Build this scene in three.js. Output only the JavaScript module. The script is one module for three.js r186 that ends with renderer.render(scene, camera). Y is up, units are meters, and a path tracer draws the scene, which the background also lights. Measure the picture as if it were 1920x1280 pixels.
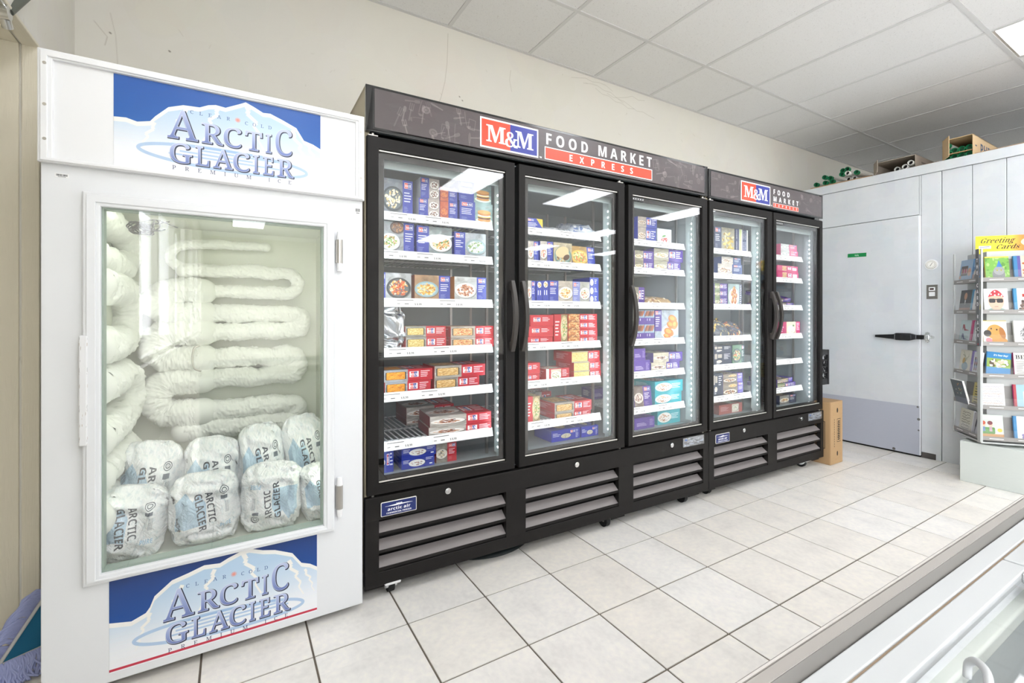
import * as THREE from 'three';
import { RoundedBoxGeometry } from 'three/addons/geometries/RoundedBoxGeometry.js';
import { mergeGeometries } from 'three/addons/utils/BufferGeometryUtils.js';
import { ImprovedNoise } from 'three/addons/math/ImprovedNoise.js';
import { RectAreaLightUniformsLib } from 'three/addons/lights/RectAreaLightUniformsLib.js';

// ---------------------------------------------------------------- camera, exposure, lights
const W = 1920, H = 1280, FOCAL = 870;
const scene = new THREE.Scene();
scene.background = new THREE.Color().setRGB(8.2, 8.5, 8.9); // overcast sky for the added windows, to brighten the room
const camera = new THREE.PerspectiveCamera(2 * Math.atan(H / 2 / FOCAL) * 180 / Math.PI, W / H, 0.05, 60);
camera.position.set(-0.237, 1.1705, 1.7087);
camera.rotation.set(0, -31.004 * Math.PI / 180, 0);
camera.setViewOffset(W, H, 0, 51, W, H);               // the photograph is level, its lens shifted
camera.updateProjectionMatrix();
const renderer = new THREE.WebGLRenderer({ antialias: true });
renderer.toneMapping = THREE.LinearToneMapping;
renderer.toneMappingExposure = 1.6;
renderer.shadowMap.enabled = true;
RectAreaLightUniformsLib.init();
const TROFFER = { color: 0xf5f7fc, intensity: 5.6 };    // ceiling lamps
const LED = { color: 0xeffaff, intensity: 13 };         // strips in the black freezers
const ICE_LAMP = { color: 0xf4fae8, intensity: 6.6 };   // unseen tubes put into the ice freezer
const CEIL = 3.016;
// lamps sit in the 2 x 4 ft ceiling grid: [x of the left edge, z of the near-wall edge]
const TROFFERS = [[-0.268, 0.71], [2.172, 0.71], [4.002, 0.71], [-0.268, 3.15], [2.172, 3.15], [4.002, 3.15], [6.442, 3.15], [8.882, 3.15],
  [0.952, 5.59], [6.442, 5.59], [8.882, 5.59], [-0.268, 8.03], [3.392, 8.03], [6.442, 8.03], [8.882, 8.03]];  // near-left panels are unseen, placed to light that side
function areaLight(color, intensity, w, h, pos, target) {
  const l = new THREE.RectAreaLight(color, intensity, w, h);
  l.position.set(...pos); l.lookAt(...target); scene.add(l); return l;
}
for (const [x, z] of TROFFERS) {
  const l = areaLight(TROFFER.color, TROFFER.intensity * (x > 4 && z < 1 ? 0.25 : x < 0 && z < 1 ? 0.8 : x > 2 && z < 1 ? 0.85 : 1), // fittings over the aisle turned down to even out the brightness
    0.56, 1.17, [x + 0.305, CEIL - 0.012, z + 0.61], [x + 0.305, 0, z + 0.61]);
  l.rotation.set(-Math.PI / 2, 0, 0);
}

// ---------------------------------------------------------------- helpers
let seed = 12345;
const rnd = () => { seed = (seed * 1664525 + 1013904223) >>> 0; return seed / 4294967296; };
const rr = (a, b) => a + (b - a) * rnd();
const noise = new ImprovedNoise();
const fbm = (x, y, z, o = 4) => { let s = 0, a = 0.5; for (let i = 0; i < o; i++) { s += a * noise.noise(x, y, z); x *= 2.03; y *= 2.03; z *= 2.03; a *= 0.5; } return s; };
const used = new Map();
function numbered(name) { const n = used.get(name) ?? 0; used.set(name, n + 1); return n ? `${name}_${String(n).padStart(3, '0')}` : name; }
function shade(m) { m.castShadow = true; m.receiveShadow = true; return m; }
const norm = (g) => { const o = g.index ? g.toNonIndexed() : g; for (const k of Object.keys(o.attributes)) if (!['position', 'normal', 'uv'].includes(k)) o.deleteAttribute(k);
  if (!o.attributes.normal) o.computeVertexNormals(); if (!o.attributes.uv) o.setAttribute('uv', new THREE.BufferAttribute(new Float32Array(o.attributes.position.count * 2), 2)); return o; };
const merge = (gs) => Array.isArray(gs) ? (gs.length === 1 ? gs[0] : mergeGeometries(gs.map(norm))) : gs;
function obj(name, gs, mat, parent = scene) {
  const m = shade(new THREE.Mesh(merge(gs), mat));
  m.name = numbered(name); parent.add(m); return m;
}
function group(name, parent = scene, pos = [0, 0, 0], ry = 0) { const g = new THREE.Group(); g.name = numbered(name); g.position.set(...pos); g.rotation.y = ry; parent.add(g); return g; }
function tag(o, label, category, grp) { o.userData = { label, category }; if (grp) o.userData.group = grp; return o; }
function struct(o, label) { o.userData.kind = 'structure'; if (label) o.userData.label = label; return o; }
const say = (o, label) => { o.userData.label = label; return o; };
// boxes given by their two corners
function bx(x0, y0, z0, x1, y1, z1, r = 0) {
  const w = Math.abs(x1 - x0), h = Math.abs(y1 - y0), d = Math.abs(z1 - z0);
  const g = r ? new RoundedBoxGeometry(w, h, d, 2, Math.min(r, w / 2.01, h / 2.01, d / 2.01)) : new THREE.BoxGeometry(w, h, d);
  g.translate((x0 + x1) / 2, (y0 + y1) / 2, (z0 + z1) / 2); return g;
}
const cyl = (r, h, n = 20, r2 = r) => new THREE.CylinderGeometry(r2, r, h, n);
const tube = (pts, r, seg = 24, n = 8, closed = false) => new THREE.TubeGeometry(new THREE.CatmullRomCurve3(pts.map((p) => new THREE.Vector3(...p)), closed), seg, r, n, closed);
const bar = (a, b, r, n = 8) => { const A = new THREE.Vector3(...a), B = new THREE.Vector3(...b), g = cyl(r, A.distanceTo(B), n);
  g.applyQuaternion(new THREE.Quaternion().setFromUnitVectors(new THREE.Vector3(0, 1, 0), B.clone().sub(A).normalize())); g.translate((A.x + B.x) / 2, (A.y + B.y) / 2, (A.z + B.z) / 2); return g; };
// a rectangular ring in the xy plane, from z0 (back) to z1 (front)
function ring(x0, y0, x1, y1, a0, b0, a1, b1, z0, z1, bevel = 0.002) {
  const s = new THREE.Shape([[x0, y0], [x1, y0], [x1, y1], [x0, y1]].map((p) => new THREE.Vector2(...p)));
  s.holes.push(new THREE.Path([[a0, b0], [a0, b1], [a1, b1], [a1, b0]].map((p) => new THREE.Vector2(...p))));
  const g = new THREE.ExtrudeGeometry(s, { depth: z1 - z0 - 2 * bevel, bevelEnabled: bevel > 0, bevelThickness: bevel, bevelSize: bevel, bevelOffset: -bevel, bevelSegments: 2 });
  g.translate(0, 0, z0 + bevel); return g;
}
function uvMetres(g, s = 1) { // box-projected texture coordinates in metres
  g = norm(g); const p = g.attributes.position, n = g.attributes.normal, uv = g.attributes.uv;
  for (let i = 0; i < p.count; i++) { const ax = Math.abs(n.getX(i)), ay = Math.abs(n.getY(i)), az = Math.abs(n.getZ(i));
    const [u, v] = ay > ax && ay > az ? [p.getX(i), -p.getZ(i)] : ax > az ? [-p.getZ(i), p.getY(i)] : [p.getX(i), p.getY(i)]; uv.setXY(i, u / s, v / s); }
  return g;
}

// ---------------------------------------------------------------- textures
function canvas(w, h, draw) { const c = document.createElement('canvas'); c.width = w; c.height = h; const g = c.getContext('2d'); draw(g, w, h); const t = new THREE.CanvasTexture(c); t.colorSpace = THREE.SRGBColorSpace; t.anisotropy = 8; return t; }
function field(n, f, channels = 1) { const d = new Uint8Array(n * n * 4); for (let y = 0; y < n; y++) for (let x = 0; x < n; x++) { const v = f(x / n, y / n, x, y); const k = (y * n + x) * 4; for (let c = 0; c < 3; c++) d[k + c] = Math.max(0, Math.min(255, Math.round(255 * (channels === 1 ? v : v[c])))); d[k + 3] = 255; }
  const t = new THREE.DataTexture(d, n, n); t.wrapS = t.wrapT = THREE.RepeatWrapping; t.magFilter = THREE.LinearFilter; t.minFilter = THREE.LinearMipmapLinearFilter; t.generateMipmaps = true; t.needsUpdate = true; return t; }
// noise that repeats over the unit square
const wrapNoise = (u, v, f, o = 4) => { const a = u * 2 * Math.PI, b = v * 2 * Math.PI, k = f / 6.283; return fbm(Math.cos(a) * k + 7, Math.sin(a) * k + Math.cos(b) * k, Math.sin(b) * k + 3, o); };
function again(t, x, y = x) { const c = t.clone(); c.repeat.set(x, y); c.needsUpdate = true; return c; }
const grain = field(256, () => 0.5 + rr(-0.5, 0.5));                                        // fine speckle
const blotch = field(256, (u, v) => 0.5 + 0.9 * wrapNoise(u, v, 9, 5));
const std = (o) => new THREE.MeshStandardMaterial(o);
const phy = (o) => new THREE.MeshPhysicalMaterial(o);
const lin = (r, g, b) => new THREE.Color().setRGB(r, g, b);

// wall paint: warm cream with faint mottling, scuffs and hairline cracks; covers 6 m x 3.016 m
const wallMap = canvas(2048, 1030, (g, w, h) => {
  g.fillStyle = '#e9e6dd'; g.fillRect(0, 0, w, h);
  for (let i = 0; i < 420; i++) { g.fillStyle = `rgba(${rnd() < 0.5 ? '220,212,196' : '242,240,234'},${rr(0.02, 0.06)})`; g.beginPath(); g.ellipse(rr(0, w), rr(0, h), rr(15, 120), rr(10, 70), rr(0, 3), 0, 7); g.fill(); }
  const X = (x) => (x + 0.842) / 6 * w, Y = (y) => (1 - y / CEIL) * h;
  const crack = (pts, a = 0.35, lw = 1) => { g.strokeStyle = `rgba(120,108,90,${a})`; g.lineWidth = lw; g.beginPath(); pts.forEach(([x, y], i) => { const px = X(x) + rr(-1, 1), py = Y(y) + rr(-1, 1); if (i) g.lineTo(px, py); else g.moveTo(px, py); }); g.stroke(); };
  crack([[0.95, 2.98], [0.945, 2.85], [0.94, 2.78], [0.93, 2.66], [0.9, 2.56], [0.88, 2.5]], 0.3);
  crack([[1.42, 2.87], [1.41, 2.8], [1.43, 2.72]], 0.25);
  for (let k = 0; k < 5; k++) { const p = [[1.95 + k * 0.12, 2.96 - k * 0.012]]; for (let i = 0; i < 6; i++) p.push([p[i][0] + 0.07, p[i][1] + rr(-0.03, 0.022)]); crack(p, 0.3, 0.9); }
  crack([[-0.78, 2.5], [-0.73, 2.44], [-0.74, 2.4]], 0.3); crack([[-0.72, 2.55], [-0.70, 2.45], [-0.695, 2.3]], 0.18);
  g.fillStyle = 'rgba(90,80,66,.6)'; for (const [x, y] of [[1.03, 2.59], [1.05, 2.57], [-0.72, 2.46], [-0.5, 2.44]]) { g.beginPath(); g.ellipse(X(x), Y(y), 2, 1.2, 0.6, 0, 7); g.fill(); }
  for (let i = 0; i < 260; i++) { g.strokeStyle = `rgba(126,112,92,${rr(0.05, 0.22)})`; g.lineWidth = rr(0.5, 1.4); const x = rr(0, w), y = rr(0, h), a = rr(0, 6.3), l = rr(2, 12); g.beginPath(); g.moveTo(x, y); g.lineTo(x + l * Math.cos(a), y + l * Math.sin(a)); g.stroke(); }
});
wallMap.wrapS = THREE.MirroredRepeatWrapping; wallMap.wrapT = THREE.MirroredRepeatWrapping;
// mineral fibre ceiling board: off-white with pin holes and worm tracks; 0.61 m
const boardMap = canvas(512, 512, (g, w, h) => { g.fillStyle = '#f0f0f0'; g.fillRect(0, 0, w, h);
  for (let i = 0; i < 9000; i++) { g.fillStyle = rnd() < 0.5 ? `rgba(185,183,180,${rr(0.1, 0.4)})` : `rgba(255,255,255,${rr(0.1, 0.5)})`; g.fillRect(rr(0, w), rr(0, h), rr(1, 2.6), rr(1, 2.2)); }
  for (let i = 0; i < 380; i++) { g.strokeStyle = `rgba(140,137,134,${rr(0.2, 0.5)})`; g.lineWidth = rr(0.8, 1.7); const x = rr(0, w), y = rr(0, h), a = rr(0, 6.3), l = rr(1, 7); g.beginPath(); g.moveTo(x, y); g.lineTo(x + l * Math.cos(a), y + l * Math.sin(a)); g.stroke(); } });
boardMap.wrapS = boardMap.wrapT = THREE.RepeatWrapping;
// ceramic floor tile: pale stone, cloudy
const stoneMap = canvas(1024, 1024, (g, w, h) => { const im = g.createImageData(w, h); for (let y = 0; y < h; y++) for (let x = 0; x < w; x++) { const u = x / w, v = y / h, c = fbm(u * 5, v * 5, 1.5, 5), d = fbm(u * 26, v * 30, 8, 3), k = (y * w + x) * 4, s = 1 + 0.07 * c + 0.05 * d + rr(-0.012, 0.012);
    im.data[k] = 241 * s; im.data[k + 1] = 238 * s - 3 * Math.max(0, c); im.data[k + 2] = 233 * s - 7 * Math.max(0, c + d); im.data[k + 3] = 255; } g.putImageData(im, 0, 0); });
stoneMap.wrapS = stoneMap.wrapT = THREE.RepeatWrapping;

// ---------------------------------------------------------------- materials shared by many things
const M = {
  wall: std({ map: wallMap, roughness: 0.75 }),
  jamb: std({ color: 0xeee7d4, roughness: 0.6, bumpMap: again(blotch, 3), bumpScale: 0.0006 }),
  board: std({ map: boardMap, roughness: 0.95 }),
  tee: std({ color: 0xdedede, roughness: 0.55 }),
  grout: std({ color: 0x6f665b, roughness: 0.95 }),
  whitePaint: std({ color: 0xe9ebed, roughness: 0.38 }),
  whitePlastic: std({ color: 0xf0f1f2, roughness: 0.35 }),
  black: phy({ color: 0x1a1817, roughness: 0.5, specularIntensity: 0.5 }),
  blackGloss: phy({ color: 0x141416, roughness: 0.16, clearcoat: 0.6, clearcoatRoughness: 0.1 }),
  frit: phy({ color: 0x0a0a0b, roughness: 0.12 }),
  dark: std({ color: 0x0c0b0b, roughness: 0.8 }),
  chrome: std({ color: 0xd7d8d8, roughness: 0.22, metalness: 1 }),
  steel: std({ color: 0xc4c1bc, roughness: 0.34, metalness: 1 }),
  silver: std({ color: 0xd9d6d0, roughness: 0.4, metalness: 0.7 }),
  shadedLiner: std({ color: 0x8f999b, roughness: 0.45 }),  // same white paint as the mullions, darkened to stand for light falloff
  wire: std({ color: 0xe4e8e8, roughness: 0.4 }),
  strip: std({ color: 0xf1f3f2, roughness: 0.35 }),
  rubber: std({ color: 0x17191a, roughness: 0.75 }),
  glass: phy({ color: 0xffffff, transmission: 1, thickness: 0, roughness: 0, ior: 1.5 }),
  kraft: std({ color: 0xab8b66, roughness: 0.85, bumpMap: again(blotch, 6), bumpScale: 0.0004 }),
  kraftPale: std({ color: 0xcdb189, roughness: 0.85 }),
};

// ---------------------------------------------------------------- the room
function wallUV(g) { g = norm(g); const p = g.attributes.position, n = g.attributes.normal, uv = g.attributes.uv;
  for (let i = 0; i < p.count; i++) uv.setXY(i, Math.abs(n.getX(i)) > 0.5 ? (p.getZ(i) + 5.3) / 6 : (p.getX(i) + 0.842) / 6, Math.abs(n.getY(i)) > 0.5 ? p.getZ(i) / 3 : p.getY(i) / CEIL); return g; }
const T = 0.33, RX = 11, RZ = 11, LX = -0.842, BZ = -1.064;
{ // floor: grout bed, tiles with recessed joints where they are seen, plain paving beyond
  const floor = struct(obj('floor', bx(LX - 0.5, -0.06, BZ - 0.2, RX + 0.2, -0.0035, RZ + 0.2), M.grout));
  const variants = [];
  for (let v = 0; v < 6; v++) { const g = uvMetres(new RoundedBoxGeometry(T - 0.0065, 0.01, T - 0.0065, 1, 0.0012), 0.62), uv = g.attributes.uv, a = rnd(), b = rnd(); for (let i = 0; i < uv.count; i++) uv.setXY(i, uv.getX(i) + a, uv.getY(i) + b); variants.push(g); }
  const tones = ['#fcfbf9', '#f9f7f4', '#fcfcfc', '#f8f6f3'].map((c) => std({ color: c, map: stoneMap, roughness: 0.34, bumpMap: again(blotch, 2), bumpScale: 0.0003 }));
  for (let i = -3; i < 14; i++) for (let k = i < -1 ? -2 : -1; k < 5; k++) {
    const t = obj('floor_tile', variants[Math.floor(rnd() * 6)], tones[Math.floor(rnd() * 4)], floor);
    t.position.set((i + 0.5) * T, -0.005, (k + 0.5) * T); t.rotation.y = Math.floor(rnd() * 4) * Math.PI / 2;
  }
  const a = -3 * T, b = 14 * T, c = -T, d = 5 * T;
  obj('floor_surround', [bx(LX - 0.5, -0.02, d, RX + 0.2, 0, RZ + 0.2), bx(b, -0.02, BZ - 0.2, RX + 0.2, 0, d), bx(-T, -0.02, BZ - 0.2, b, 0, c), bx(LX - 0.5, -0.02, BZ - 0.2, -T, 0, -2 * T), bx(LX - 0.5, -0.02, -2 * T, a, 0, d)].map((g) => uvMetres(g, 0.62)), tones[0], floor);
}
struct(obj('wall_back', wallUV(bx(LX - 0.5, -0.06, BZ - 0.2, RX + 0.2, CEIL + 0.1, BZ)), M.wall));
const DOORZ = -0.62, HEAD = 2.141;
struct(obj('wall_left', [bx(LX - 0.36, -0.06, BZ - 0.1, LX, CEIL + 0.1, DOORZ), bx(LX - 0.36, HEAD, DOORZ, LX, CEIL + 0.1, 0.5), bx(LX - 0.36, -0.06, 0.5, LX, CEIL + 0.1, 2.4), bx(LX - 0.36, -0.06, 2.4, LX, 0.75, 10.2), bx(LX - 0.36, 2.75, 2.4, LX, CEIL + 0.1, 10.2), bx(LX - 0.36, -0.06, 10.2, LX, CEIL + 0.1, RZ + 0.2)].map(wallUV), M.wall));
struct(obj('wall_right', wallUV(bx(RX, -0.06, BZ - 0.2, RX + 0.2, CEIL + 0.1, RZ + 0.2)), M.wall));
struct(obj('wall_front', wallUV(bx(LX - 0.5, -0.06, RZ, RX + 0.2, CEIL + 0.1, RZ + 0.2)), M.wall));
{ // added windows out of view, made up to brighten the room with daylight
  const w1 = struct(group('added_window_1'));
  for (let k = 0; k < 5; k++) { const z0 = 2.4 + k * 1.56, z1 = z0 + 1.56; obj('added_window_frame', ring(-z1, 0.75, -z0, 2.75, -z1 + 0.04, 0.79, -z0 - 0.04, 2.71, 0, 0.06, 0.003).rotateY(Math.PI / 2).translate(LX - 0.12, 0, 0), M.silver, w1); obj('added_window_pane', bx(LX - 0.096, 0.785, z0 + 0.035, LX - 0.09, 2.715, z1 - 0.035), M.glass, w1); }
  struct(obj('added_pavement', bx(-22, -0.3, -14, 26, -0.1, 34), std({ color: 0x8f8d89, roughness: 0.9 })));  // unseen ground, added to shape the daylight from below
}
{ // doorway in the left wall, lined with two boards and a groove between them
  const d = struct(group('door_1'));
  for (const [x0, x1, in_] of [[LX - 0.043, LX + 0.004, 0.008], [LX - 0.34, LX - 0.05, 0.004]]) {
    obj('door_lining', [bx(x0, 0, DOORZ - 0.004, x1, HEAD, DOORZ + in_, 0.003), bx(x0, HEAD - in_, DOORZ + in_, x1, HEAD + 0.004, 0.5, 0.003), bx(x0, 0, 0.5 - in_, x1, HEAD - in_, 0.504, 0.003)], M.jamb, d);
  }
  obj('door_leaf', [bx(LX - 0.34, 0.006, DOORZ + 0.01, LX - 0.3, HEAD - 0.01, 0.488, 0.003)], M.jamb, d);
}
{ // suspended ceiling
  const ceiling = struct(obj('ceiling', uvMetres(bx(LX - 0.5, CEIL + 0.014, BZ - 0.2, RX + 0.2, CEIL + 0.1, RZ + 0.2), 0.61), M.board));
  const rows = [[BZ, -0.509], [-0.509, 0.71], [0.71, 1.93]], S = 0.61, gx = (i) => 1.562 + S * i, shapes = new Map();
  const lamp = (x, z) => TROFFERS.some(([a, b]) => Math.abs(a - x) < 0.05 && Math.abs(b - z) < 0.05);
  rows.forEach(([z0, z1], r) => { for (let i = -4; i < 15; i++) {
    if (lamp(gx(i), z0)) continue;
    const key = `${r}_${(i + 8) % 3}`; if (!shapes.has(key)) { const g = uvMetres(bx(0.012, 0, 0.012, S - 0.012, 0.012, z1 - z0 - 0.012, 0.0015), 0.61), uv = g.attributes.uv, a = rnd(), b = rnd(); for (let k = 0; k < uv.count; k++) uv.setXY(k, uv.getX(k) + a, uv.getY(k) + b); shapes.set(key, g); }
    const p = obj('ceiling_panel', shapes.get(key), M.board, ceiling); p.position.set(gx(i), CEIL + 0.003, z0);
  } });
  for (let i = -3; i < 16; i++) obj('grid_bar', bx(gx(i) - 0.012, CEIL - 0.001, BZ, gx(i) + 0.012, CEIL + 0.016, 1.93), M.tee, ceiling);
  for (const z of [-0.509, 0.71, 1.93]) obj('grid_bar', bx(LX, CEIL - 0.0015, z - 0.012, RX, CEIL + 0.016, z + 0.012), M.tee, ceiling);
  obj('wall_angle', [bx(LX, CEIL - 0.002, BZ, RX, CEIL + 0.016, BZ + 0.022), bx(LX, CEIL - 0.002, BZ, LX + 0.022, CEIL + 0.016, 1.93)], M.tee, ceiling);
}
{ // recessed lamps
  const lens = std({ color: 0xffffff, emissive: 0xf6f9ff, emissiveIntensity: 1.4, roughness: 0.5 });
  for (const [x, z] of TROFFERS) {
    const t = group('ceiling_light', scene, [x, CEIL, z]), seen = x > 4 && x < 4.1 && z < 1;
    tag(t, seen ? 'bright recessed ceiling light panel at the upper right edge of the photo' : 'recessed ceiling light panel outside the frame', 'ceiling light', seen ? undefined : 'ceiling lights behind the camera');
    obj('frame', ring(0.004, 0.004, 0.606, 1.216, 0.03, 0.03, 0.58, 1.19, -0.012, 0.004, 0.001).rotateX(Math.PI / 2).translate(0, 0.006, 0), M.silver, t);
    say(obj('lens', bx(0.026, 0.002, 0.026, 0.584, 0.008, 1.194), lens, t), 'glowing white lens');
  }
}
{ // door closer on the head of the doorway
  const c = tag(group('door_closer'), 'grey and chrome door closer arm under the head of the doorway, top left corner', 'door closer');
  obj('arm', bar([LX - 0.005, 2.128, -0.372], [LX + 0.02, 2.262, -0.475], 0.013, 12), std({ color: 0x6d7069, roughness: 0.45, metalness: 0.5 }), c);
  obj('joint', [cyl(0.024, 0.03, 20).rotateZ(1.57).translate(LX - 0.012, 2.118, -0.355), cyl(0.014, 0.06, 16).rotateX(0.8).translate(LX - 0.012, 2.105, -0.368), bx(LX - 0.06, 2.125, -0.36, LX, 2.141, -0.27, 0.004)], M.chrome, c);
  obj('bracket', [bx(LX, 2.24, -0.5, LX + 0.012, 2.3, -0.45, 0.003), cyl(0.012, 0.03, 12).rotateZ(1.57).translate(LX + 0.015, 2.262, -0.475)], M.steel, c);
}

// ---------------------------------------------------------------- prints
// one sheet of 8 x 8 prints for the food boxes; each cell is 256 x 256
const CELL = 256, FOOD = {};
const BLUE = '#2f40a4', RED = '#bf1d2f', PURPLE = '#4a2a8c', TEAL = '#2fadb8', NAVY = '#242f52', PINK = '#c4356d';
function logo(g, x, y, w, h) { g.fillStyle = '#fff'; g.fillRect(x, y, w, h); const b = Math.max(1, h * 0.06); g.fillStyle = '#e2382c'; g.fillRect(x + b, y + b, w / 2 - b, h - 2 * b); g.fillStyle = '#2c3a98'; g.fillRect(x + w / 2, y + b, w / 2 - b, h - 2 * b);
  g.fillStyle = '#fff'; g.font = `bold ${h * 0.72}px serif`; g.textAlign = 'center'; g.textBaseline = 'middle'; g.save(); g.translate(x + w / 2, y + h * 0.54); const m = g.measureText('M&M').width; g.scale(w * 0.86 / m, 1); g.fillText('M&M', 0, 0); g.restore(); }
function lines(g, x, y, w, h, n, c = 'rgba(255,255,255,.85)') { g.fillStyle = c; for (let i = 0; i < n; i++) g.fillRect(x, y + h * i / n, w * rr(0.55, 1), h / n * 0.42); }
function dish(g, x, y, r, plate, foods, n = 90, sy = 0.8) { g.fillStyle = 'rgba(40,30,20,.3)'; g.beginPath(); g.ellipse(x + 4, y + 7, r * 1.03, r * sy, 0, 0, 7); g.fill(); g.fillStyle = plate; g.beginPath(); g.ellipse(x, y, r, r * sy, 0, 0, 7); g.fill(); g.fillStyle = 'rgba(255,255,255,.25)'; g.beginPath(); g.ellipse(x, y, r * 0.84, r * sy * 0.84, 0, 0, 7); g.fill();
  for (let i = 0; i < n; i++) { const a = rr(0, 6.3), d = Math.sqrt(rnd()) * r * 0.72; g.fillStyle = foods[Math.floor(rnd() * foods.length)]; g.beginPath(); g.ellipse(x + d * Math.cos(a), y + d * sy * Math.sin(a), rr(r * 0.05, r * 0.17), rr(r * 0.03, r * 0.1), rr(0, 3), 0, 7); g.fill(); } }
function tray(g, x, y, w, h, foods, n = 140) { g.fillStyle = '#2a2724'; g.beginPath(); g.roundRect(x - 5, y - 5, w + 10, h + 10, 14); g.fill(); g.fillStyle = foods[0]; g.beginPath(); g.roundRect(x, y, w, h, 10); g.fill(); for (let i = 0; i < n; i++) { g.fillStyle = foods[Math.floor(rnd() * foods.length)]; g.beginPath(); g.ellipse(x + rr(8, w - 8), y + rr(6, h - 6), rr(3, 11), rr(2, 6), rr(0, 3), 0, 7); g.fill(); } }
const PALE = ['#d9d4cc', '#c9c2b6', '#e6e2da', '#b7b2ab'];
const sceneBg = (g, c) => { g.fillStyle = c; g.fillRect(0, 0, CELL, CELL); for (let i = 0; i < 50; i++) { g.fillStyle = `rgba(${rnd() < 0.5 ? '255,255,255' : '60,50,40'},${rr(0.03, 0.14)})`; g.beginPath(); g.ellipse(rr(0, CELL), rr(0, CELL), rr(8, 50), rr(5, 30), rr(0, 3), 0, 7); g.fill(); } };
// side L/R: where the coloured panel stands; f: its share of the width
const front = (panel, side, f, bg, pic, words = 0) => (g) => {
  sceneBg(g, bg); const pw = CELL * f, px = side === 'L' ? 0 : CELL - pw, free = CELL - pw, fx = side === 'L' ? pw : 0;
  g.save(); g.beginPath(); g.rect(fx, 0, free, CELL); g.clip(); pic(g, fx + free / 2, CELL / 2, free); g.restore();
  g.fillStyle = panel; g.fillRect(px, 0, pw, CELL); logo(g, px + pw * 0.16, CELL * 0.07, pw * 0.68, CELL * 0.16); lines(g, px + pw * 0.14, CELL * 0.33, pw * 0.7, CELL * 0.3, 4); lines(g, px + pw * 0.14, CELL * 0.72, pw * 0.5, CELL * 0.16, 4, 'rgba(255,255,255,.4)'); };
const flat = (panel, side, f, bg, pic) => (g) => { // wide low box: logo beside its words
  sceneBg(g, bg); const pw = CELL * f, px = side === 'L' ? 0 : CELL - pw, free = CELL - pw, fx = side === 'L' ? pw : 0;
  g.save(); g.beginPath(); g.rect(fx, 0, free, CELL); g.clip(); pic(g, fx + free / 2, CELL / 2, free); g.restore();
  g.fillStyle = panel; g.fillRect(px, 0, pw, CELL); logo(g, px + pw * 0.06, CELL * 0.2, pw * 0.36, CELL * 0.48); lines(g, px + pw * 0.5, CELL * 0.18, pw * 0.42, CELL * 0.6, 4); };
const D = (plate, foods, s = 0.47, n = 90) => (g, x, y, w) => dish(g, x, y + 10, w * s, plate, foods, n, 0.92 * CELL / 256);
const TR = (foods) => (g, x, y, w) => tray(g, x - w * 0.38, 50, w * 0.76, 156, foods);
const CARAMEL = ['#c98a3d', '#a8622a', '#e0b060', '#7c4520'], GREENS = ['#5d8a3a', '#86ad4d', '#dfe2b8', '#3f6b2c'], CREAM = ['#efe6cf', '#e2d2a4', '#d1b06d', '#f7f2e4'];
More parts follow.
